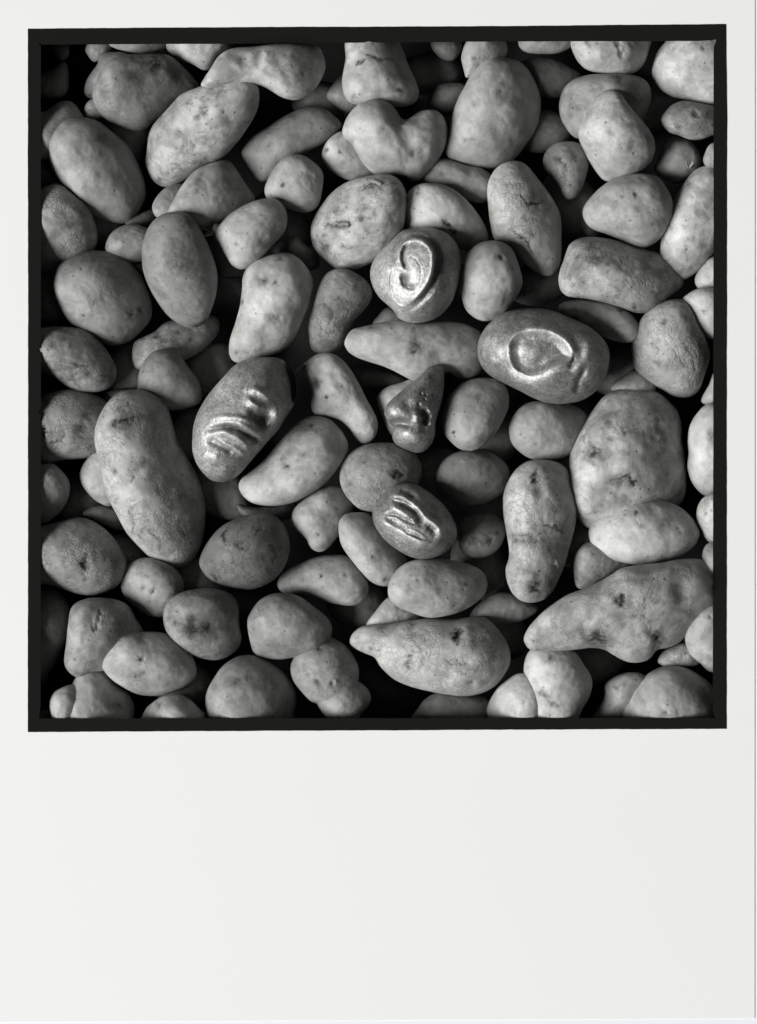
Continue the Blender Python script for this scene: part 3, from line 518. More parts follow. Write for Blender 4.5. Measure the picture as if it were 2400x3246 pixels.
# eyes, pits and scars: x, y, radius, depth in mm, darkness
EYE = """1310,810 22 .6 .6;1355,785 26 .7 .6;1185,890 34 .5 .5;1160,990 12 .5 .5;1480,780 16 .5 .5;1400,620 16 .5 .4;1040,1165 18 .4 .5;1370,850 10 .4 .5;1280,980 12 .4 .4;1500,830 30 .4 .4;1440,740 16 .4 .4
780,740 40 -.8 .1;700,640 40 .8 .3;1050,460 60 .3 .5;900,560 90 .0 .4;1010,430 50 .2 .4
560,1070 60 0 .15;800,1200 40 .3 .2;690,930 40 .4 .3;450,1480 70 .3 .35;500,1500 40 .3 .3;380,1560 40 .2 .3;1320,1185 40 .8 .5;1310,1270 20 .4 .3;820,1590 50 0 .5
1180,1730 120 0 .4;1250,1780 40 .3 .3;1720,1600 20 .4 .3;1720,1420 14 .3 .3;1560,1610 14 .4 .4;1240,1480 60 0 .5
1800,440 30 .3 .25;1920,395 16 .3 .3;1985,500 18 .5 .5;1760,1290 10 .3 .3;1772,960 14 .3 .4;1860,1230 34 1. .45;1860,1225 14 .8 .3
2360,450 30 .6 .35;2440,410 26 .4 .3;2615,620 34 1.2 .7;2320,660 24 .4 .4;2380,430 14 .4 .3;2480,430 20 .3 .3;2390,710 50 .3 .3;2515,875 22 .6 .35;2310,940 14 .5 .3;2700,1025 20 .8 .5;2650,1110 12 .4 .3;2145,995 16 .8 .6;2230,1015 16 .8 .6
2880,1150 40 .5 .35;2900,1155 22 .4 .2;2740,1280 20 .3 .2;2910,1480 24 .8 .6;2960,1540 12 .4 .5;2830,1390 12 .3 .2
3100,405 20 .6 .5;3040,950 20 .8 .4;3090,950 18 1. .5;3110,720 22 .4 .3;3265,640 14 .5 .5;3640,620 24 .5 .4;3700,640 60 .6 .2
3740,1480 60 0 .2;3460,1340 50 .4 .4;3500,1370 30 .5 .4;3310,1240 20 .2 .3;3420,1580 60 .5 .3;3480,1560 24 .5 .3
2200,1400 30 1.2 .5;2370,1455 26 1.2 .7;2210,1490 40 .6 .5;2280,1490 36 -1.0 .4;2240,1500 20 .8 .5;2140,1620 28 .6 .6;2250,1630 20 .5 .5;2450,1210 30 -.9 .1;2470,1230 18 1. .6;2430,1260 40 .3 .4;2360,1270 30 .3 .3;2120,1550 10 .3 .5;2330,1390 50 0 .2;2520,1190 30 .3 .4
4030,335 26 2.4 .6;4070,370 60 -1.6 0;4050,390 24 2.2 .4;3840,300 30 .8 .2;3930,410 18 .4 .2;4540,770 26 1.4 .5;4430,855 26 1. .5;4500,850 40 -.6 0;4320,360 30 0 .2;4570,365 12 .5 .5;4580,500 50 0 .35;4470,560 40 0 .2;4330,640 30 0 .1
4140,1300 20 1. .6;4055,1310 14 .7 .5;4070,1405 16 -.4 .1;4080,1440 14 .4 .3;4200,1380 24 .3 .25;4290,1480 26 .3 .3;3970,895 26 .3 .35;4120,970 40 .4 .4;4100,1000 18 .3 .3;4110,850 24 .2 .3;4030,525 26 .3 .5;4120,580 70 .3 .5;3760,730 60 0 .4;3760,600 50 0 -.3;4410,1230 12 .3 .4;4500,1220 16 .3 .3;4530,1420 28 .2 .3;4630,1330 16 .2 .3;4560,1560 14 .2 .2;4360,1450 20 .2 .2;4470,1500 18 .2 .2
3880,1180 60 .4 .3;3810,1130 30 .4 .3;4250,1490 20 .3 .3
3900,1730 50 .6 .55;3760,1700 30 .3 .4;3700,1840 16 .3 .4;3800,1870 16 .3 .35;3860,1620 22 .4 .4;4020,1960 14 .5 .5;4140,2020 20 .8 .6;4260,1930 16 .4 .4;4250,1680 20 .6 .6;3740,1890 14 .3 .4
3400,2850 10 .6 .4;3500,2910 14 .6 .4;3580,2620 20 0 .1;3200,2090 14 .3 .4;3270,1700 22 1. .6;3240,1705 30 .4 .3;3280,1960 60 .2 .25;3160,1960 40 .3 .25
4320,2120 30 .5 .45;4060,2040 16 .5 .6;3770,2030 36 .3 .3;3760,2090 20 .3 .5;3920,2120 40 .1 .3;4590,2050 16 .4 .5
880,2065 22 .9 .7;925,2035 18 .9 .7;570,2082 10 .6 .8;830,2220 40 .3 .4;540,1670 60 0 .2;520,1700 60 .3 .1;740,1800 140 .0 .12;720,2180 40 .2 .3
370,2270 26 .4 .4;400,2340 30 .3 .4;520,2400 24 .3 .4;590,2460 30 .3 .4;440,2230 22 .3 .4;330,2420 40 .3 .3;1040,2210 30 .3 .6;1075,2250 24 .3 .6;1170,2190 22 .2 .5;1250,2230 18 .2 .5;1150,2240 40 .2 .4;920,2350 60 0 .4
330,2820 18 1. .5;320,2850 14 .8 .5;560,2810 50 2.2 .6;380,2850 60 1. .2;590,2720 40 .8 .4;420,2480 14 .3 .4
870,2660 10 .6 .7;830,2700 40 .3 .4;790,2765 10 .4 .6;830,2810 60 .6 .5;880,2760 30 .5 .5;950,2740 20 .4 .5;780,3090 24 1.2 .5;1030,2740 40 .2 .3;930,3060 40 .3 .4;980,3020 30 .3 .4
2070,2510 34 .6 .8;2140,2600 14 .5 .6;2140,2615 10 .5 .5;2240,2535 16 .3 .5;2020,2380 50 .1 .4;2230,2380 30 .1 .3;2190,2600 20 .2 .3
1790,2530 50 0 0;1885,3055 16 1. .7;1870,3000 10 .5 .4;1990,2980 20 .3 .4;1990,2800 50 .2 .5;2040,2790 20 .3 .4;1850,3010 10 .4 .4;1880,3040 40 .3 .1;1730,3010 20 .2 .3;1960,3010 12 .3 .4
1720,1860 34 .4 .5;1810,1875 20 .4 .6;1760,1860 20 .3 .4;1800,2090 36 .4 .4;1590,1985 16 .8 .6;1840,1710 24 .6 .6;1550,2315 12 .5 .5;1680,2310 12 .3 .4;1670,2040 10 .2 .3;2100,2080 40 -.6 0;2110,2160 12 .5 .4;2330,1900 40 .5 .4;2150,2010 60 0 .3
2720,2280 40 1. .6;2700,2320 20 .8 .5;2530,2375 16 -.6 .1;2430,2160 14 .4 .4;2600,2230 16 .3 .3;3060,2230 60 .6 .2;3010,2290 18 .4 .3;3060,2420 16 .3 .4
2962,2835 11 1. .9;3040,2700 8 .3 .5;3130,2600 24 .2 .3;3180,2850 12 .4 .3;2870,3100 30 .1 .1;2540,2930 12 .3 .5;2580,3110 36 .4 .6;2620,3120 20 .4 .6;2500,3150 60 .2 .3;2500,3000 30 .2 .3;2290,3170 20 .2 .4;3150,3100 14 .4 .4
2085,3500 14 .7 .5;2010,3550 26 .6 .5;2210,3330 10 .3 .4;2100,3525 40 .5 .05;2450,3640 14 .4 .4;2520,3790 20 .5 .6;2300,3430 60 0 .15;2240,3590 14 .6 .4
3100,3540 40 1.6 .4;3210,3530 26 1.4 .6;3250,3480 14 .4 .5;3050,3560 30 -.6 0
2690,3760 14 .3 .4;2730,3795 20 .4 .4;2810,3830 14 -.5 0;2770,3890 18 .4 .4;2870,3860 26 .4 .35;2670,3870 20 .2 .2;3050,3820 12 .6 .5;3130,3790 50 .5 .3;2990,3950 18 .2 .2;3050,3730 14 .2 .2
2105,3770 14 .9 .8;2260,3760 14 .6 .6;1980,3790 14 .4 .4;2120,3840 16 .3 .3;1860,3820 20 .3 .1;2000,3740 40 .8 0
1700,3980 20 .3 .4;1850,3960 40 .5 .3;1660,4100 12 .3 .3;1740,4240 40 .2 -.2;1740,4270 60 .4 .3
580,3665 30 2.4 .6;620,3660 40 -1.2 0;600,3700 24 .8 .3;370,3470 16 .4 .5;580,3790 24 .4 .4;700,3610 20 .4 .5;520,3850 10 .3 .5;710,3640 14 .4 .4
1015,3870 20 1.2 .7;950,3850 16 .7 .4;990,3935 14 .8 .2;980,3760 20 .3 .4;1040,3750 16 .3 .4;960,3770 14 .3 .3
1270,4050 34 .6 .5;1160,4070 30 .5 .5;1250,4110 60 .3 .6;1350,4110 60 .2 .5;1130,4030 20 .2 .3;1430,4170 20 .2 .3;1370,4100 24 .2 .4
510,4310 12 .6 .5;700,4080 24 .3 -.2;640,4240 50 .2 .3;580,4050 40 0 .3
940,4305 20 1.6 .8;940,4170 34 .6 .5;920,4410 34 .6 .45;960,4390 20 .4 .3;810,4260 20 0 .2;850,4430 24 .3 .2;780,4610 26 1. .6;740,4610 20 .4 .3;1050,4605 26 .6 .5;1020,4660 14 .4 .3;1620,4420 20 -.6 .1;1580,4430 30 .4 .4;1540,4440 50 0 .3;1690,4480 60 .2 .3
2090,4240 22 1. .6;2130,4230 24 -.7 0;2020,4405 18 .8 .5;2080,4450 20 .8 .5;2090,4470 30 .4 .3;2180,4460 14 1.6 .6;2200,4450 16 -1. 0;2110,4250 60 .6 .2;2000,4260 40 0 0
3000,4130 30 2.6 .6;2990,4160 24 2. .5;3040,4110 60 -1.6 0;2700,4090 30 .6 .4;2500,4100 30 .4 .4;2680,4360 20 1. .3;2670,4320 20 1. .3;2680,4280 18 .8 .3;2430,4240 22 1. .5;2480,4250 16 .6 .5;2545,4265 10 .5 .5;2595,4320 10 .4 .4;3080,4455 26 1.4 .5;3120,4460 26 -1. 0;2330,4210 30 .3 .3;3120,4370 40 .4 .3;2740,4220 20 .4 .3
3490,3845 36 2.2 .8;3470,3830 60 1. .3;3370,3540 40 .4 .5;3350,3500 30 .3 .4;3460,3520 60 .2 .4;3560,3480 60 .2 .4;3640,3700 20 1.2 .5;3660,3690 24 -.6 0;3490,3150 20 .8 .6;3500,3130 40 .4 .3;3520,3750 30 .4 .3;3390,3670 10 .3 .4;3380,3720 14 .3 .3;3560,3550 60 .2 .3;3510,3210 40 .3 .4;3470,3120 12 .6 .5
3800,2870 14 .4 .5;3960,2770 20 .6 .4;4020,2700 20 .5 .4;4050,2840 24 .5 .4;3965,2880 22 .6 .35;4020,3150 40 .8 .5;4080,3120 40 .8 .5;3960,3160 50 .6 .4;4110,3160 22 .8 .6;3800,3010 20 .3 .3;3850,2980 30 .8 .3;3890,2960 50 1. .3;4060,2850 16 .4 .3;3870,2970 40 .6 .3;4240,2870 16 .3 .4;4280,2980 18 .3 .3;4330,2880 20 .3 .4;4060,2970 24 .3 .3;3780,3070 16 .2 .3;4290,2610 12 .5 .5;3970,3230 16 .3 .4;4000,3250 24 .3 .4;3910,2810 12 .3 .3
4160,3350 16 .6 .3;4150,3380 20 -.5 0;4030,3350 40 .8 0;4200,3440 24 .3 .3;4180,3440 16 .3 .3;4420,3455 8 .4 .6;4440,3340 12 .3 .4;3910,3530 16 .3 .2;4080,3370 8 .3 .3
4030,3920 30 1. .5;4050,3890 16 1.4 .6;4010,3890 20 .6 .4;4055,3940 20 .8 .5;3880,4180 60 .5 .5;3950,4200 60 .5 .5;4280,3930 20 1. .6;4440,3920 36 2.4 .3;4420,3860 40 2. .3;4500,3920 50 -1.6 0;4480,3910 16 .6 .5;4190,4020 16 .3 .4;4130,4020 20 .3 .4;4240,4060 16 .4 .4;4300,4170 20 1.4 .6;4230,4140 20 .2 .3;4060,4080 40 .3 .4;3900,4130 50 .2 .4;4100,3950 30 .2 .3;4380,3990 20 .2 .2
3590,4300 24 1.2 .5;3600,4270 60 .4 .2;3530,4520 24 .2 .6;3560,4550 30 .2 .55;3600,4590 26 .2 .5;3650,4600 22 .2 .4;3420,4580 12 .6 .3;3660,4480 16 .2 .3;3620,4400 14 .2 .2
4330,4640 24 1.6 .5;4370,4635 50 -1.2 0;4630,3600 14 .3 .3;4610,3360 14 .3 .4;4640,3340 14 .3 .4;4618,4030 16 .6 .6;4430,4280 40 -1. 0;4480,4270 16 .6 .4;4020,4490 24 .4 .4;4060,4480 16 -.6 0;3980,4610 10 .2 .4;4630,2850 36 .3 .4;4640,2880 50 .1 .3
4290,2820 50 2.5 0;4370,2900 55 2.5 0;4430,2980 45 2 0;4380,2740 90 -3 0;3850,2900 120 -3 0;3800,3250 110 -3 0;4150,3050 150 -3 0
4230,4220 80 -3 0;4560,3850 120 -4 0;3820,4130 70 4 .1;3600,4030 110 -3 0;4100,3850 140 -3 0;4340,4140 50 2.5 .1
2440,790 130 -4 0;2800,850 110 -4 0;2650,900 80 1.8 0;2600,1060 70 -2 0;2740,1130 60 1.5 0
3668,3690 38 -3.5 0;3350,3590 50 1.5 0;3320,3620 40 1.2 0;3480,3560 40 1. .1;3690,3600 50 1.5 .2;3480,3840 100 -2 0;3450,3260 140 -3 0
1710,410 80 3 0;1450,440 120 -3 0;1960,450 110 -3 0;985,900 55 2.5 0;1050,830 70 -2 .2;1060,900 90 -1 .3;980,1080 60 -2 .2
760,480 110 -3 0;1150,480 60 2 .3;700,560 40 1.5 0;3440,980 90 2 .1;3340,760 80 -2 0
2360,4180 40 1.5 .1;3080,4250 160 -3 0;2750,4250 120 -2 0;3220,4100 60 -3 0;3050,4300 60 1 0
650,4100 26 2.4 .1;520,4100 120 -3 0;780,4050 110 -2.5 0;500,4320 80 -2 0
3700,1040 60 -2 0;3640,1040 34 1.5 .2;3880,720 100 2 -.1;4000,560 80 -2 .2
1700,1830 150 -2 0;1620,2250 120 -3 0;1540,2050 40 1.5 0;2120,2560 110 -3 0;2380,2760 60 -2 0;2180,2680 60 2 0"""
# creases and cracks: polyline, half width, depth in mm, darkness
CREASE = """683,3990 668,4050 655,4115|11 1.8 .35
592,3630 576,3680 578,3740|12 2.0 .5
1500,3455 1470,3505 1492,3555|8 1. .7
1375,3750 1410,3770 1420,3810|8 1. .65
1700,3390 1720,3450 1690,3500|7 .8 .5
1780,3560 1820,3620 1800,3680|8 .9 .5
1560,3560 1620,3600 1660,3570|6 .6 .4
760,2790 830,2765 925,2745|16 .7 .5
860,3350 900,3420 880,3480 940,3520|7 .6 .5
1000,3480 1060,3540 1050,3600|7 .6 .5
1180,3400 1190,3460 1230,3510|10 .7 .5
3505,3070 3488,3130 3468,3165|7 1. .7
3550,3440 3620,3445 3690,3495|8 .9 .6
3340,3420 3380,3400 3400,3440|7 .5 .4
3380,3510 3440,3490 3500,3540|10 .5 .4
4030,3120 4080,3130 4105,3175 4130,3160|10 1.2 .5
3780,2890 3830,2915 3895,2955|11 1.1 .35
3860,2980 3830,3020 3880,3050|10 1. .3
4040,3865 4056,3900 4040,3955|7 1.4 .75
3980,3880 4000,3930 4060,3960|12 .7 .4
4275,4160 4300,4200 4335,4220|14 2.2 .6
4190,3900 4200,3950 4190,3990|6 .6 .4
2695,4270 2672,4310 2672,4385|9 1.6 .4
2760,4230 2765,4290 2755,4350|8 1. .25
2995,4105 2985,4140 2978,4175|18 2.6 .5
2900,4300 2960,4340 3040,4330 3080,4370|7 .7 .4
3390,1300 3440,1365 3520,1350 3540,1330|8 .9 .6
3320,1520 3390,1560 3440,1600 3475,1660|8 .9 .6
3400,1450 3440,1470 3500,1460|7 .6 .4
320,2780 308,2850 330,2880|8 1.2 .6
360,2905 430,2890 455,2835|9 1.1 .5
2340,455 2395,432|11 .8 .55
2410,400 2480,430 2560,415|9 .7 .45
1230,2132 1300,2125 1345,2090|7 1. .6
2736,1225 2730,1295|6 .5 .5
2890,1460 2945,1500 2975,1545|10 .8 .6
2130,1490 2200,1495 2290,1490|14 .6 .5
2380,1260 2440,1230 2490,1260|12 .8 .5
4155,3335 4140,3380 4150,3420|8 .9 .35
4050,3790 4000,3800 3960,3830|8 .5 .3
4240,2260 4290,2300 4270,2350|6 .6 .4
4330,2250 4400,2330 4470,2420|7 .6 .35
4430,2240 4500,2330 4540,2440|7 .5 .35
880,3080 905,3120 890,3160|8 .8 .45
580,1910 640,2000 630,2090|14 .5 .12
640,2020 700,1960 690,1890|14 .5 .12
500,2390 540,2420 580,2400|9 .5 .45
3640,1050 3700,1100 3690,1180|10 .8 .4
2110,2000 2180,2060 2150,2130|10 .5 .4
2640,3110 2600,3090 2580,3130|10 .7 .6
2440,3190 2500,3230 2480,3290|7 .6 .4"""

EYES = []
for line in EYE.split("\n"):
    for q in line.split(";"):
        if q.strip():
            a = q.replace(",", " ").split()
            EYES.append([float(v) for v in a])
EYES = np.array(EYES)
CRACKS = []
for line in CREASE.split("\n"):
    a, c = line.split("|")
    CRACKS.append((pts(a), *[float(v) for v in c.split()]))

WIN = (268.0, 280.0, 4672.0, 4702.0)      # the opening of the sheet


class Body:
    pass


def make_body(outline, level, seed, grow=True):
    b = Body()
    b.P = pts(outline)
    if level >= 1 and grow:              # what the sheet covers goes on well beyond its edge
        for ax, lo, hi in ((0, WIN[0], WIN[2]), (1, WIN[1], WIN[3])):
            v = b.P[:, ax]
            gl, gh = (150, 40) if ax == 0 else (40, 150)
            v = np.where(v < lo, lo - (lo - v) * 1.6 - np.clip((lo - v) / 40, 0, 1) * gl, v)
            b.P[:, ax] = np.where(v > hi, hi + (v - hi) * 1.4 + np.clip((v - hi) / 40, 0, 1) * gh, v)
    b.c = centre_of(b.P)
    b.level, b.seed = level, seed
    nr, nt = 12, 48
    Z = inflate(b.P, b.c, nr, nt)
    Q = b.P - b.c
    ev, vec = np.linalg.eigh(np.cov(smooth_loop(b.P, 200).T - b.c[:, None]))
    w = np.abs((smooth_loop(b.P, 200) - b.c) @ vec[:, 0]).mean() * 1.5     # about the half width
    b.h = w * 1.06
    b.Z = Z / Z.max() * b.h
    # coarse height field for stacking
    Q = smooth_loop(b.P, nt)
    b.fx = np.vstack([b.c + math.sin(k / nr * math.pi / 2) * (Q - b.c) for k in range(nr + 1)])
    b.fz = b.Z.reshape(-1)
    b.cross = (b.P[:, 0] < WIN[0]).any() or (b.P[:, 0] > WIN[2]).any() or (b.P[:, 1] < WIN[1]).any() or (b.P[:, 1] > WIN[3]).any()
    return b


BODIES = []
FLAT = {"thickfinger-like": .8, "hugebent": .9}
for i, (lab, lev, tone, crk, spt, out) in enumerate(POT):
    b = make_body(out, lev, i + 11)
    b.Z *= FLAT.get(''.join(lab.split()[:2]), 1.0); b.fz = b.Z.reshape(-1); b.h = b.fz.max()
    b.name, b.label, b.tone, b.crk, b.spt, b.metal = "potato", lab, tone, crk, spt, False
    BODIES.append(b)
for i, (nm, lab, lev, out) in enumerate(MET):
    b = make_body(out, lev, i + 511)
    b.name, b.label, b.metal = nm, lab, True
    BODIES.append(b)

# the far flank of each body, turned away from the light, runs on into the dark gap beside it
RAW = [b.P.copy() for b in BODIES]
for b in BODIES:
    b.ext = np.abs(b.P - b.c).max(0)
for i, b in enumerate(BODIES):
    if b.metal or b.level == 0: continue
    P = smooth_loop(b.P, 40)
    u = P - b.c
    u /= np.linalg.norm(u, axis=1)[:, None]
    e = np.clip(u @ np.array([.95, -.31]), 0, 1) * b.h * .20
    N = P + np.column_stack([e * .95, -e * .31])
    bad = np.zeros(len(N), bool)
    for j, q in enumerate(RAW):
        if j != i and BODIES[j].level <= b.level and (np.abs(BODIES[j].c - b.c) < BODIES[j].ext + b.ext + 120).all():
            bad |= inside(N, q) | inside(.5 * (N + P), q) | (sdf(N, q) > -25)
    e2 = np.where(bad, 0, 1.0)
    e2 = np.min([np.roll(e2, k) for k in (-2, -1, 0, 1, 2)], axis=0)
    for _ in range(3):
        e2 = (np.roll(e2, 1) + np.roll(e2, -1) + e2) / 3
    N = P + (N - P) * e2[:, None]
    n = make_body(" ".join(f"{x:.1f},{y:.1f}" for x, y in N), b.level, b.seed, False)
    n.Z *= FLAT.get(''.join(b.label.split()[:2]), 1.0); n.fz = n.Z.reshape(-1); n.h = n.fz.max()
    b.P, b.c, b.h, b.Z, b.fx, b.fz, b.cross = n.P, n.c, n.h, n.Z, n.fx, n.fz, n.cross

# potatoes lost at the bottom of the gaps
fr = np.random.default_rng(21)
deep = []
for _ in range(4000):
    p = fr.uniform((300, 320), (4640, 4660))
    if len(deep) >= 34: break
    if any(np.linalg.norm(p - d) < 330 for d in deep): continue
    if any((np.abs(p - b.c) < b.ext + 60).all() and sdf(p[None], b.P)[0] > -28 for b in BODIES): continue
    deep.append(p)
for k, p in enumerate(deep):
    a0, rx, ry = fr.uniform(0, 3.14), fr.uniform(200, 260), fr.uniform(140, 180)
    c0 = p + fr.uniform(-60, 60, 2)
    out = " ".join(f"{c0[0] + rx * math.cos(t) * math.cos(a0) - ry * math.sin(t) * math.sin(a0):.0f},{c0[1] + rx * math.cos(t) * math.sin(a0) + ry * math.sin(t) * math.cos(a0):.0f}" for t in np.arange(12) * math.pi / 6)
    b = make_body(out, -1, 700 + k)
    if b.cross: continue
    b.name, b.label, b.tone, b.crk, b.spt, b.metal = "potato", "potato lost in deep shadow at the very bottom of the heap", .24, .2, .4, False  # tone lowered to stand in for the dark of the gaps
    BODIES.append(b)

# heap them up: each one rests on what lies below it, tilted the way it sits lowest
G = 20.0
NG = 300
H = np.full((NG, NG), -800.0)
LAYER = (-470.0, -330.0, -240.0, -140.0, -30.0, 70.0)      # mean height of each layer of the heap
order = sorted(range(len(BODIES)), key=lambda i: (BODIES[i].level, BODIES[i].label != "", i))
for i in order:
    b = BODIES[i]
    gx = np.clip((b.fx[:, 0] / G).astype(int), 0, NG - 1)
    gy = np.clip((b.fx[:, 1] / G).astype(int), 0, NG - 1)
    hb = H[gy, gx]
    best = None
    for ax in (-.3, -.15, 0, .15, .3):
        for ay in (-.3, -.15, 0, .15, .3):
            tl = ax * (b.fx[:, 0] - b.c[0]) + ay * (b.fx[:, 1] - b.c[1])
            need = hb - (tl - b.fz * SINK)
            zc = np.sort(need)[int(len(need) * .96)]
            cost = zc + 60 * (abs(ax) + abs(ay)) + (40 if b.metal else 0) * (ax * ax + ay * ay) * 10
            if best is None or cost < best[0]:
                best = (cost, zc, ax, ay)
    _, b.zc, b.ax, b.ay = best
    if b.label == "LOBE": b.zc -= 30
    b.zc = max(b.zc, LAYER[b.level + 1] + rng.uniform(-20, 20))
    if b.cross:
        tl = b.ax * (b.fx[:, 0] - b.c[0]) + b.ay * (b.fx[:, 1] - b.c[1])
        o = (b.fx[:, 0] < WIN[0] + 30) | (b.fx[:, 0] > WIN[2] - 30) | (b.fx[:, 1] < WIN[1] + 30) | (b.fx[:, 1] > WIN[3] - 30)
        lim = ZLIM - (b.fz + tl)[o].max() - .07 * b.h - 3
        b.zc = lim if b.level >= 2 or (b.level == 1 and b.P[:, 0].min() < WIN[0]) else min(lim, b.zc + .5 * max(0, lim - b.zc)) if b.level == 1 else min(lim, b.zc + .25 * max(0, lim - b.zc))
    edge = min(b.P[:, 0].min() - WIN[0], WIN[2] - b.P[:, 0].max(), b.P[:, 1].min() - WIN[1], WIN[3] - b.P[:, 1].max())
    if 0 <= edge < 400 and b.level >= 3:
        b.zc = min(b.zc, ZLIM + .35 * edge - b.h)
    top = b.zc + b.fz + b.ax * (b.fx[:, 0] - b.c[0]) + b.ay * (b.fx[:, 1] - b.c[1])
    # rasterise the top, filling between the coarse samples
    for dx in (-1, 0, 1):
        for dy in (-1, 0, 1):
            np.maximum.at(H, (np.clip(gy + dy, 0, NG - 1), np.clip(gx + dx, 0, NG - 1)), top - 25 * (abs(dx) + abs(dy)))

print("stack", [(lv, round(np.mean([b.zc for b in BODIES if b.level == lv and not b.cross])), ) for lv in range(5)])
SHIFT = ZLIM + 6.0                       # the sheet's underside is the zero level

# give each eye to the uppermost body that carries it
for b in BODIES:
    b.eyes, b.cracks = [], []
for e in EYES:
    own = [b for b in BODIES if not b.metal and b.level >= 0 and (np.abs(e[:2] - b.c) < b.ext + 90).all() and inside(e[None, :2], b.P)[0]]
    if own:
        max(own, key=lambda b: (b.level, b.zc)).eyes.append(e)


for cr in CRACKS:
    m = cr[0].mean(0)
    own = [b for b in BODIES if not b.metal and b.level >= 0 and (np.abs(m - b.c) < b.ext + 90).all() and inside(m[None], b.P)[0]]
    if own:
        max(own, key=lambda b: (b.level, b.zc)).cracks.append(cr)


def z2(v):
    return .5 * (1 + np.tanh(v))


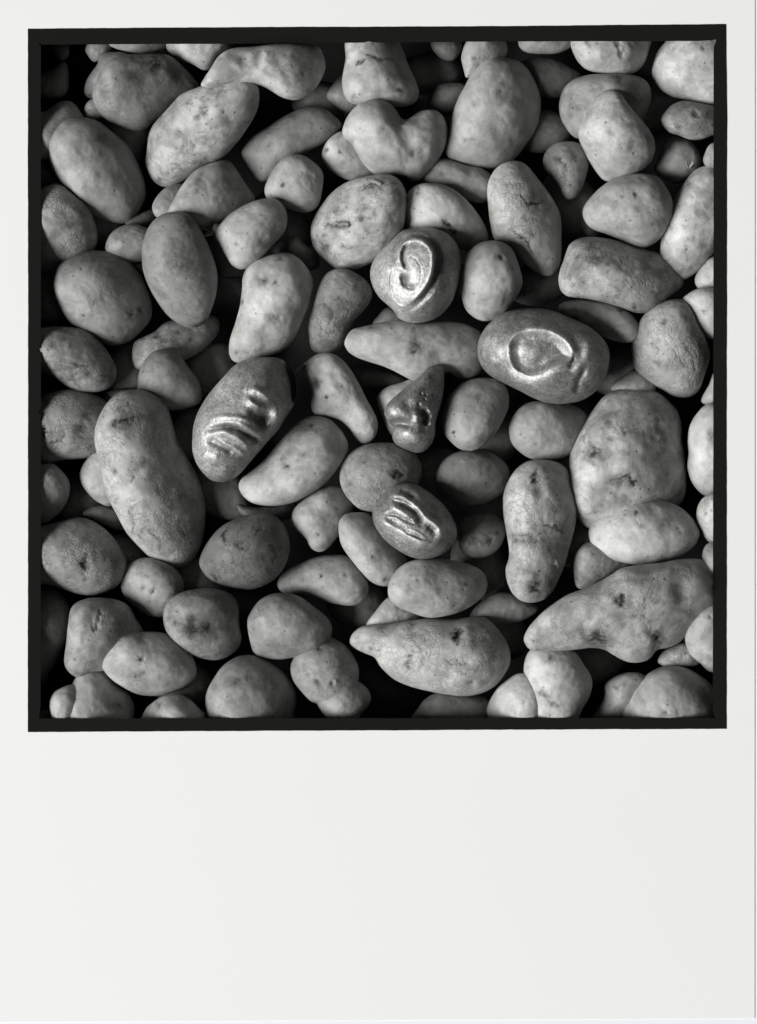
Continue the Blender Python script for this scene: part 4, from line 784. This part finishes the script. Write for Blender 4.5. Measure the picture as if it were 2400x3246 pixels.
def sculpt(name, X):
    """relief carved on the metal pieces: X in drawing units; returns raise (units) and brightness (rubbed metal, painted light and shade), part masks"""
    dz = np.zeros(len(X)); rub_shade = np.full(len(X), .12); parts = {}

    def line(s, ox, oy, k):
        return [(ox + k * x, oy + k * y) for x, y in pts(s)]

    def ridge(L, wd, h, r=0.0, taper=True):
        nonlocal dz, rub_shade
        d, t = seg_dist(X, L)
        f = np.exp(-(d / wd) ** 2) * (np.clip(np.sin(math.pi * np.clip(t * .9 + .05, 0, 1)) * 1.6, 0, 1) if taper else 1)
        dz = dz + h * f
        rub_shade = rub_shade + r * f
        return f

    def bump(cx, cy, rx, h, r=0.0, ry=None, ang=0.0):
        nonlocal dz, rub_shade
        ry = ry or rx
        a = math.radians(ang)
        u = ((X[:, 0] - cx) * math.cos(a) + (X[:, 1] - cy) * math.sin(a)) / rx
        v = (-(X[:, 0] - cx) * math.sin(a) + (X[:, 1] - cy) * math.cos(a)) / ry
        f = np.exp(-(u * u + v * v))
        dz = dz + h * f
        rub_shade = rub_shade + r * f
        return f

    if name == "ear_potato":
        o = (2374.75, 1424.85, .4375)
        P = np.array(line("500,700 520,560 560,470 650,385 780,345 900,385 1000,490 1050,600 1050,750 1030,900 980,1040 880,1190 760,1300 640,1350 540,1330 460,1250 400,1100 400,900", *o))
        P = smooth_loop(P, 120)
        s = sdf(X, P)
        side = sstep(X[:, 0] - .25 * (X[:, 1] - 1800), 2560, 2700)
        edge = sstep(s, -4, 10)
        tilt = (X[:, 0] - 2700) * .22 + (X[:, 1] - 1790) * -.10
        dz += edge * (4 + 48 * side + np.clip(tilt, -46, 40) * (.35 + .65 * side))
        dz -= 26 * np.exp(-((s + 22) / 22.0) ** 2) * side              # the groove behind the helix
        rub_shade += .42 * edge + .34 * (1 - edge) * (1 - sstep(X[:, 0] - .15 * (X[:, 1] - 1790), 2600, 2760))  # plate and left lobe paler
        rim = line("520,690 545,560 590,470 680,410 780,395 880,430 970,510 1020,610 1025,760 1005,900 955,1030 860,1170 760,1260", *o)
        ridge(rim, 10, 8, .12, taper=False)
        ridge(line("690,440 630,490 590,580 590,680 615,760 645,840", *o), 12, -40, -.6)
        ridge(line("575,880 595,960 625,1040 690,1095 780,1105", *o), 17, -30, -.45)
        bump(o[0] + o[2] * 620, o[1] + o[2] * 990, 22, -22, -.35, 46, 15)  # dark of the ear hollow painted in as well as carved
        ridge(line("650,690 700,645 780,690 840,790 865,900 850,1010 810,1080", *o), 6, -2.2, -.1)
        bump(o[0] + o[2] * 760, o[1] + o[2] * 850, 42, 5, .0, 80, -10)
        bump(o[0] + o[2] * 520, o[1] + o[2] * 800, 24, 12, .15)
        bump(o[0] + o[2] * 600, o[1] + o[2] * 1240, 60, 12, .15)
        ridge(line("430,1420 520,1470 640,1490", *o), 8, -6, 0)
        ridge(line("440,1480 520,1530 620,1545", *o), 8, -6, 0)
        parts["ear"] = s > -6
    elif name == "eye_potato":
        o = (3076.85, 1961.75, .5875)
        R = smooth_loop(np.array(line("430,520 560,400 800,385 1000,480 1090,600 1080,690 900,770 720,860 600,850 460,750", *o)), 100)
        s = sdf(X, R)
        dz -= 52 * sstep(s, -14, 60)
        rub_shade += .12 * sstep(s, -10, 20)
        bump(o[0] + o[2] * 620, o[1] + o[2] * 580, 100, 30, .4, 80)
        bump(o[0] + o[2] * 790, o[1] + o[2] * 700, 60, -12, -.15, 70)
        rim = np.exp(-((s + 13) / 20.0) ** 2)
        top = sstep(-(X[:, 1] - o[1] - o[2] * 600) + .25 * (X[:, 0] - o[0] - o[2] * 760), -10, 70)
        low = sstep(X[:, 1] - o[1] - o[2] * 760, -30, 50)
        rim = np.maximum(rim, np.exp(-((s + 22) / 30.0) ** 2) * low)
        dz += 22 * rim * (.45 + .55 * np.maximum(top, low))
        rub_shade += rim * (.15 + .75 * np.maximum(top * sstep(X[:, 0], o[0] + o[2] * 480, o[0] + o[2] * 640), low))  # upper and lower rims painted brighter, like caught light
        a, c = rim * top, rim * low
        d = ridge(line("1190,430 1290,540 1260,680 1190,760 1130,860", *o), 34, 22, .5)
        ridge(line("1135,600 1125,700 1085,800", *o), 15, -14, -.3)
        ridge(line("1260,760 1190,930 1150,1070", *o), 22, -18, -.3)
        bump(o[0] + o[2] * 200, o[1] + o[2] * 430, 110, 8, .2)
        parts["upper_rim"] = a > .45
        parts["lower_rim"] = c > .45
        parts["eye_hollow"] = s > 14
    elif name == "lips_potato":
        o = (1218.35, 2292.15, .5)
        rub_shade += .25 * (1 - sstep(X[:, 0] + .4 * (X[:, 1] - 2700), 1350, 1700))  # paler towards the left
        dz -= 190 * np.clip((X[:, 0] - 1730) / 200, 0, 1.1) ** 2 * sstep(-X[:, 1], -2760, -2560)
        u = bump(o[0] + o[2] * 800, o[1] + o[2] * 1030, 150, 16, .05, 45, 22)
        ridge(line("380,905 560,888 720,900 850,945 970,1015", *o), 16, 14, .4)
        ridge(line("360,960 560,960 740,985 880,1060 1040,1150", *o), 34, 20, .15)
        ridge(line("340,1050 560,1022 700,1045 820,1115 910,1170 1010,1235", *o), 17, -44, -.35)
        e = ridge(line("400,1075 540,1085 680,1160 800,1240 840,1330", *o), 26, 30, .4)
        ridge(line("470,1205 640,1290 800,1380", *o), 16, 16, .35)
        ridge(line("290,1180 430,1230 560,1300 640,1370", *o), 26, -22, -.1)
        ridge(line("250,1350 330,1400 460,1440", *o), 36, 20, .45)
        ridge(line("840,540 960,560 1060,620 1140,690", *o), 24, 26, .5)
        ridge(line("820,640 900,730 1000,780", *o), 20, 20, .3)
        bump(o[0] + o[2] * 1210, o[1] + o[2] * 870, 40, 62, .4, 64, 20)
        n = bump(o[0] + o[2] * 1010, o[1] + o[2] * 930, 46, -80, -.35, 52, 30)
        bump(o[0] + o[2] * 905, o[1] + o[2] * 880, 22, -30, -.3, 40, -20)
        ridge(line("900,380 820,480 800,600", *o), 10, 6, .2)
        bump(o[0] + o[2] * 480, o[1] + o[2] * 470, 90, 8, .25)
        d1, _ = seg_dist(X, line("360,940 560,940 760,980 1000,1110", *o))
        d2, _ = seg_dist(X, line("380,1100 560,1130 720,1220 820,1330", *o))
        parts["upper_lip"] = d1 < 34
        parts["lower_lip"] = (d2 < 44) & ~parts["upper_lip"]
        d3, _ = seg_dist(X, line("860,600 1020,660 1140,760 1210,880", *o))
        parts["nose"] = (d3 < 70) & ~parts["upper_lip"]
    elif name == "nose_potato":
        o = (2395.4, 2333.45, .375)
        rub_shade += -.05
        ridge(line("1180,220 950,480 700,760 520,920", *o), 60, 34, -.05)
        t = bump(o[0] + o[2] * 470, o[1] + o[2] * 960, 66, 56, .25, 70)
        bump(o[0] + o[2] * 490, o[1] + o[2] * 990, 20, 0, .7, 34, -30)  # painted highlight on the tip, colour only, no relief
        ridge(line("430,1130 600,1165 800,1225", *o), 26, -40, -.6)  # slit carved shallow, its shade painted into the colour
        bump(o[0] + o[2] * 720, o[1] + o[2] * 1010, 50, 10, .05)
        ridge(line("890,1010 890,1120 870,1200", *o), 26, 16, .1)
        ridge(line("950,950 1050,1060 1010,1220", *o), 26, -60, -.25)
        ridge(line("1100,930 1160,1080 1130,1230", *o), 24, 28, .1)
        p = bump(o[0] + o[2] * 740, o[1] + o[2] * 1370, 80, 40, .55, 50, 10)
        bump(o[0] + o[2] * 830, o[1] + o[2] * 1440, 22, 4, .4)
        bump(o[0] + o[2] * 700, o[1] + o[2] * 880, 46, -16, -.2, 36)
        for x, y in ((960, 670), (1040, 690), (1020, 770), (1170, 680), (730, 670), (920, 855)):
            bump(o[0] + o[2] * x, o[1] + o[2] * y, 9, -10, -.3)
        parts["nose_tip"] = t > .4
        parts["upper_lip"] = (p > .3) & ~parts["nose_tip"]
    elif name == "folded_lid_potato":
        o = (2395.4, 3118.15, .3875)
        a = ridge(line("430,315 600,325 750,425 880,540 980,670 1100,760 1220,860 1245,980 1170,1090", *o), 20, 26, .6)
        ridge(line("490,385 680,460 840,575", *o), 8, 14, .45)
        ridge(line("470,350 640,400 780,480", *o), 7, -12, -.2)
        ridge(line("500,420 680,510 800,590 880,700 900,800", *o), 21, -44, -.3)
        c = ridge(line("400,475 560,570 760,700", *o), 26, 22, .5)
        ridge(line("330,635 500,650 640,720 820,810", *o), 13, -16, -.1)
        d = ridge(line("290,700 330,790 450,860 600,940 760,1030 900,1090 1090,1140", *o), 20, 22, .6)
        ridge(line("560,240 700,280 820,390", *o), 26, -24, -.2)
        bump(o[0] + o[2] * 870, o[1] + o[2] * 310, 30, 14, .25)
        ridge(line("1030,840 1150,940", *o), 18, -16, -.2)
        bump(o[0] + o[2] * 430, o[1] + o[2] * 735, 40, -12, -.15, 18, 25)
        ridge(line("720,880 880,950 980,1020", *o), 9, 8, .3)
        ridge(line("650,950 800,990 950,1050", *o), 9, -10, -.1)
        parts["upper_lid"] = a > .4
        parts["lid_fold"] = c > .4
        parts["lower_lid"] = d > .4
    return dz, np.clip(rub_shade, 0, 1.4), parts


def build(b):
    if b.metal: nt, nu, nl = 360, 130, 16
    elif b.level <= 0: nt, nu, nl = 112, 30, 10
    else: nt, nu, nl = 168, 44, 12
    Q = smooth_loop(b.P, nt)
    U, L = resample(b.Z, nu, nt), resample(b.Z, nl, nt)
    A, Bt = [], []
    for k in range(1, nu + 1):
        A.append(np.column_stack([b.c + math.sin(k / nu * math.pi / 2) * (Q - b.c), U[k]]))
    for k in range(nl - 1, 0, -1):
        A.append(np.column_stack([b.c + math.sin(k / nl * math.pi / 2) * (Q - b.c), -L[k]]))
    V = np.vstack([[[*b.c, U[0, 0]]], *A, [[*b.c, -L[0, 0]]]])
    up = np.zeros(len(V)); up[:1 + nu * nt] = np.repeat(np.concatenate([[1], np.full(nu, 1.0)]), [1] + [nt] * nu)
    up[:1 + nu * nt] *= np.clip(V[:1 + nu * nt, 2] / b.h * 3.0, 0, 1)
    X = V[:, :2].copy()
    size = b.h * (.65 if not b.metal and b.spt <= .3 else 1.0)
    # a body is never a smooth swelling: flats, shoulders and small unevenness
    big = lumps(V, b.seed, size * 2.6, 2) * size * .055
    small = lumps(V, b.seed + 900, size * .8, 3) * size * .014
    grow = 1 + (big + small) / size * .5
    V[:, 2] += (big + small) * np.where(up > 0, up, .0)
    V[:, :2] = b.c + (V[:, :2] - b.c) * (1 + (grow - 1)[:, None] * .35)
    mark = np.zeros(len(V))
    if not b.metal:
        for ex, ey, er, ed, em in b.eyes:
            d = np.linalg.norm(X - (ex, ey), axis=1)
            wob = 1 + .35 * lumps(V, int(ex + ey), er * 2.2, 2)
            f = np.exp(-(d / (er * .95 * np.clip(wob, .4, 1.7))) ** 2) * (up > 0)
            V[:, 2] -= f * min(ed, 1.5 + .25 * (ed - 1.5) if ed > 1.5 and er < 45 else ed) * .001 / K * up
            mark += f * em
        for L, wd, cd, cm in b.cracks:
            wob = lumps(V, int(L[0, 0]), 40, 3)
            d, t = seg_dist(X + np.column_stack([wob, np.roll(wob, 7)]) * wd * .9, L)
            f = np.exp(-(d / (wd * (.75 + .5 * np.sin(math.pi * t)))) ** 2) * (up > 0)
            V[:, 2] -= f * cd * .0006 / K * up
            mark += f * cm
        parts = {}
    else:
        dz, rub_shade, parts = sculpt(b.name, X)
        V[:, 2] += dz * up
    V[:, 2] += b.ax * (X[:, 0] - b.c[0]) + b.ay * (X[:, 1] - b.c[1])
    if b.cross and (b.level >= 2 or (b.level == 1 and b.P[:, 0].min() < WIN[0])):         # those that reach under the sheet press against its underside
        o = (X[:, 0] < WIN[0] + 12) | (X[:, 0] > WIN[2] - 12) | (X[:, 1] < WIN[1] + 12) | (X[:, 1] > WIN[3] - 12)
        b.zc = SHIFT - 7.0 - V[o, 2].max()
    Zw = (V[:, 2] + b.zc - SHIFT) * K
    zc = (b.zc - SHIFT) * K
    f = (D - zc) / D
    W = np.column_stack([(V[:, 0] - 2478.0) * K * f, (3351.5 - V[:, 1]) * K * f, Zw])
    ox, oy = at(b.c[0], b.c[1], zc)
    org = np.array([ox, oy, zc])
    W -= org
    rings = nu + nl - 1
    t = np.arange(nt); t2 = (t + 1) % nt
    tri = [(0, 1 + int(x2), 1 + int(x)) for x, x2 in zip(t, t2)]
    quads = []
    for r in range(rings - 1):
        a, d = 1 + r * nt, 1 + (r + 1) * nt
        quads.append(np.column_stack([a + t, a + t2, d + t2, d + t]))
    quads = np.vstack(quads)
    last = len(V) - 1; a = 1 + (rings - 1) * nt
    tri2 = [(last, a + int(x), a + int(x2)) for x, x2 in zip(t, t2)]
    faces = tri + quads.tolist() + tri2
    mat = METAL_M if b.metal else SKIN_M

    def emit(name, fsel, parent):
        if fsel is None:
            vv, ff, ids = W, faces, np.arange(len(W))
        else:
            ids = np.unique(np.concatenate([np.array(q) for q in fsel]))
            mp = -np.ones(len(W), int); mp[ids] = np.arange(len(ids))
            vv, ff = W[ids], [[mp[q] for q in p] for p in fsel]
        o = mesh_object(name, vv, ff, mat, parent)
        a = o.data.attributes.new("rub_shade" if b.metal else "mark", 'FLOAT', 'POINT')
        a.data.foreach_set("value", np.clip((rub_shade if b.metal else mark)[ids], 0, 1.4 if b.metal else .92).astype(np.float32))
        return o, ids

    if not parts:
        o, _ = emit(b.name, None, None)
    else:
        whole, _ = emit(b.name, None, None)
        nrm = np.zeros(len(W) * 3); whole.data.vertices.foreach_get("normal", nrm)   # one set of normals, so the parts meet without a seam
        nrm = nrm.reshape(-1, 3).copy()
        C.objects.unlink(whole); bpy.data.objects.remove(whole)
        sel = {n: [] for n in parts}; rest = []
        top = 1 + nu * nt
        for q in faces:
            for n, m in parts.items():
                if all(x < top for x in q) and m[list(q)].all():
                    sel[n].append(q); break
            else:
                rest.append(q)
        o, ids = emit(b.name, rest, None)
        o.data.normals_split_custom_set_from_vertices([tuple(v) for v in nrm[ids]])
        for n in parts:
            if sel[n]:
                p, ids = emit(n, sel[n], o)
                p.data.normals_split_custom_set_from_vertices([tuple(v) for v in nrm[ids]])
    o.location = org
    if not b.metal:
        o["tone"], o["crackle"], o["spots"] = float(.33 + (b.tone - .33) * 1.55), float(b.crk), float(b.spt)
    tag(o, b.label, "metal potato" if b.metal else "potato", "cast metal potatoes among the real ones" if b.metal else "potatoes lost in the gaps" if b.level < 0 else "potatoes in the heap")
    b.o, b.org, b.W, b.X, b.up, b.nu, b.nt = o, org, W, X, up, nu, nt
    return o


def height(b, x, y):
    k = 1 + b.nu * b.nt
    return b.W[np.argmin(np.linalg.norm(b.X[:k] - (x, y), axis=1)), 2]


def strand(name, b, path, r0, r1, lift=0.0, n=8, tone=None):
    """a tapering stem or root hair on its potato: path of x,y[,z units above the body centre]"""
    R = []
    for x, y, dz in path:
        f = (D - b.org[2]) / D
        R.append(np.array([(x - 2478) * K * f - b.org[0], (3351.5 - y) * K * f - b.org[1], height(b, x, y) * (1 if dz is None else 0) + (dz or 0) * K]))
    R = np.array(R)
    m = 14
    u = np.linspace(0, len(R) - 1, m)
    R = np.column_stack([np.interp(u, np.arange(len(R)), R[:, k]) for k in range(3)])
    vs_, fs = [], []
    for k in range(m):
        d = R[min(k + 1, m - 1)] - R[max(k - 1, 0)]; d /= np.linalg.norm(d) + 1e-9
        s = np.cross(d, (0, 0, 1.0)); s /= np.linalg.norm(s) + 1e-9
        q = np.cross(s, d)
        r = (r0 + (r1 - r0) * k / (m - 1)) * K
        for j in range(n):
            a = 2 * math.pi * j / n
            vs_.append(R[k] + r * (math.cos(a) * s + math.sin(a) * q))
    for k in range(m - 1):
        for j in range(n):
            fs.append((k * n + j, k * n + (j + 1) % n, (k + 1) * n + (j + 1) % n, (k + 1) * n + j))
    fs.append(tuple(range(n))[::-1]); fs.append(tuple((m - 1) * n + j for j in range(n)))
    o = mesh_object(name, vs_, fs, SKIN_M, b.o)
    o["tone"], o["crackle"], o["spots"] = (tone or b.tone), .0, .2
    return o


# ------------------------------------------------------------------ setting: table, pit, sheet


def plate_with_hole(name, outer, inner, z0, z1, mat, parent=None):
    po = [Vector((x, y, 0)) for x, y in outer]
    pi = [Vector((x, y, 0)) for x, y in inner]
    tris = tessellate_polygon([po, pi])
    allp = po + pi
    n = len(allp)
    vv = [(p.x, p.y, z1) for p in allp] + [(p.x, p.y, z0) for p in allp]
    ff = []
    for t in tris:
        a, b_, c = t
        cr = (allp[b_] - allp[a]).cross(allp[c] - allp[a]).z
        if cr < 0: a, c = c, a
        ff += [(a, b_, c), (c + n, b_ + n, a + n)]
    for off, cnt in ((0, len(po)), (len(po), len(pi))):
        for j in range(cnt):
            a, b_ = off + j, off + (j + 1) % cnt
            ff.append((a, b_, b_ + n, a + n))
    return mesh_object(name, vv, ff, mat, parent, smooth=False)


def ragged(P, step, amp, seed, keep=0):
    r = np.random.default_rng(seed)
    out = []
    for k in range(len(P)):
        a, b_ = np.array(P[k], float), np.array(P[(k + 1) % len(P)], float)
        m = max(1, int(np.linalg.norm(b_ - a) / step))
        nrm = np.array([-(b_ - a)[1], (b_ - a)[0]]) / (np.linalg.norm(b_ - a) + 1e-9)
        ph = r.uniform(0, 6.3, 4)
        for j in range(m):
            t = j / m
            e = sum(math.sin(6.283 * t * np.linalg.norm(b_ - a) / wl + ph[i]) for i, wl in enumerate((1500, 610, 240, 97))) * amp * .5 if j else 0
            out.append(a + (b_ - a) * t + nrm * e)
    return [at(x, y, 0.0) for x, y in out]


S = 2.065
sheet_out = [at(x * S, y * S, 0) for x, y in ((-30, -25), (2393.6, -25), (2392.6, 3228), (-30, 3240.5))]
win_poly = [(268, 297), (254, 290), (254, 284), (262, 286), (276, 292), (1652, 285), (3304, 271), (4570, 268), (4660, 263), (4690, 257), (4688, 268), (4674, 300), (4672, 340),
            (4670, 2400), (4666, 4480), (4668, 4650), (4684, 4703), (4640, 4700), (3304, 4701), (1652, 4702), (300, 4704), (256, 4706), (258, 4668), (266, 4620),
            (267, 3300), (268, 2712), (252, 2702), (252, 2690), (268, 2678), (268, 2312), (253, 2302), (253, 2288), (268, 2276)]
black_out = [(182, 187), (1000, 181), (1652, 177), (3304, 171), (4180, 162), (4754, 157), (4760, 700), (4757, 2500), (4757, 4771), (3304, 4777), (1652, 4785), (182, 4792), (184, 2500)]
hole = [at(x, y, 0) for x, y in ((232, 236), (4712, 230), (4712, 4732), (230, 4736))]
paper = plate_with_hole("paper_sheet", sheet_out, hole, -.0005, 0.0, PAPER)
tag(paper, "white paper sheet with a square opening over the potato heap", "paper sheet")
border = plate_with_hole("black_border", ragged(black_out, 40, .9, 3), ragged(win_poly, 40, .7, 5), .0001, .0003, INK, paper)

big = [(-1.3, -1.5), (1.3, -1.5), (1.3, 1.3), (-1.3, 1.3)]
hole2 = [at(x, y, 0) for x, y in ((160, 160), (4790, 160), (4790, 4800), (160, 4800))]
tag(plate_with_hole("table_surface", big, hole2, -.004, -.0006, TABLE), kind='structure')
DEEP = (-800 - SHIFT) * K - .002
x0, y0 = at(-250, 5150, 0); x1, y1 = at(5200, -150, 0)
tag(mesh_object("pit_floor", [(x0, y0, DEEP), (x1, y0, DEEP), (x1, y1, DEEP), (x0, y1, DEEP)], [(0, 1, 2, 3)], PIT_DARK, smooth=False), kind='structure')
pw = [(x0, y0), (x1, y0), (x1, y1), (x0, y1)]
tag(mesh_object("pit_wall", [(x, y, DEEP) for x, y in pw] + [(x, y, -.0045) for x, y in pw], [(k, 4 + k, 4 + (k + 1) % 4, (k + 1) % 4) for k in range(4)], PIT_DARK, smooth=False), kind='structure')

# ------------------------------------------------------------------ the heap
for b in BODIES:
    build(b)
lobe = next(b for b in BODIES if b.label == "LOBE")
host = next(b for b in BODIES if "bright double-lobed" in b.label)
lobe.o.name = lobe.o.data.name = "lobe"            # the second lobe grows out of the first one
for k in ("label", "category", "group"):
    del lobe.o[k]
lobe.o.parent = host.o
lobe.o.location = lobe.o.location - host.o.location


def find(word):
    return next(b for b in BODIES if word in b.label)


q = find("thin pointed stem")
strand("stem", q, [(1425, 1500, None), (1395, 1512, None), (1365, 1532, 10), (1340, 1545, 25)], 34, 6)
q = find("thin root hair")
strand("root_hair", q, [(2010, 2375, None), (1975, 2398, 20), (1950, 2420, 26), (1930, 2437, 20)], 9, 4)
q = find("bright sprouting")
for pth in ([(4505, 1100, None), (4490, 1078, 60), (4482, 1064, 90)], [(4510, 1100, None), (4530, 1075, 70), (4524, 1062, 80)]):
    strand("sprout", q, pth, 10, 4, tone=.33)
q = find("round many-eyed")
strand("scab", q, [(2225, 1493, None), (2260, 1486, None), (2290, 1494, None)], 16, 18, tone=.18)
strand("scab", q, [(2440, 1205, None), (2470, 1222, None), (2500, 1240, None)], 12, 16, tone=.22)
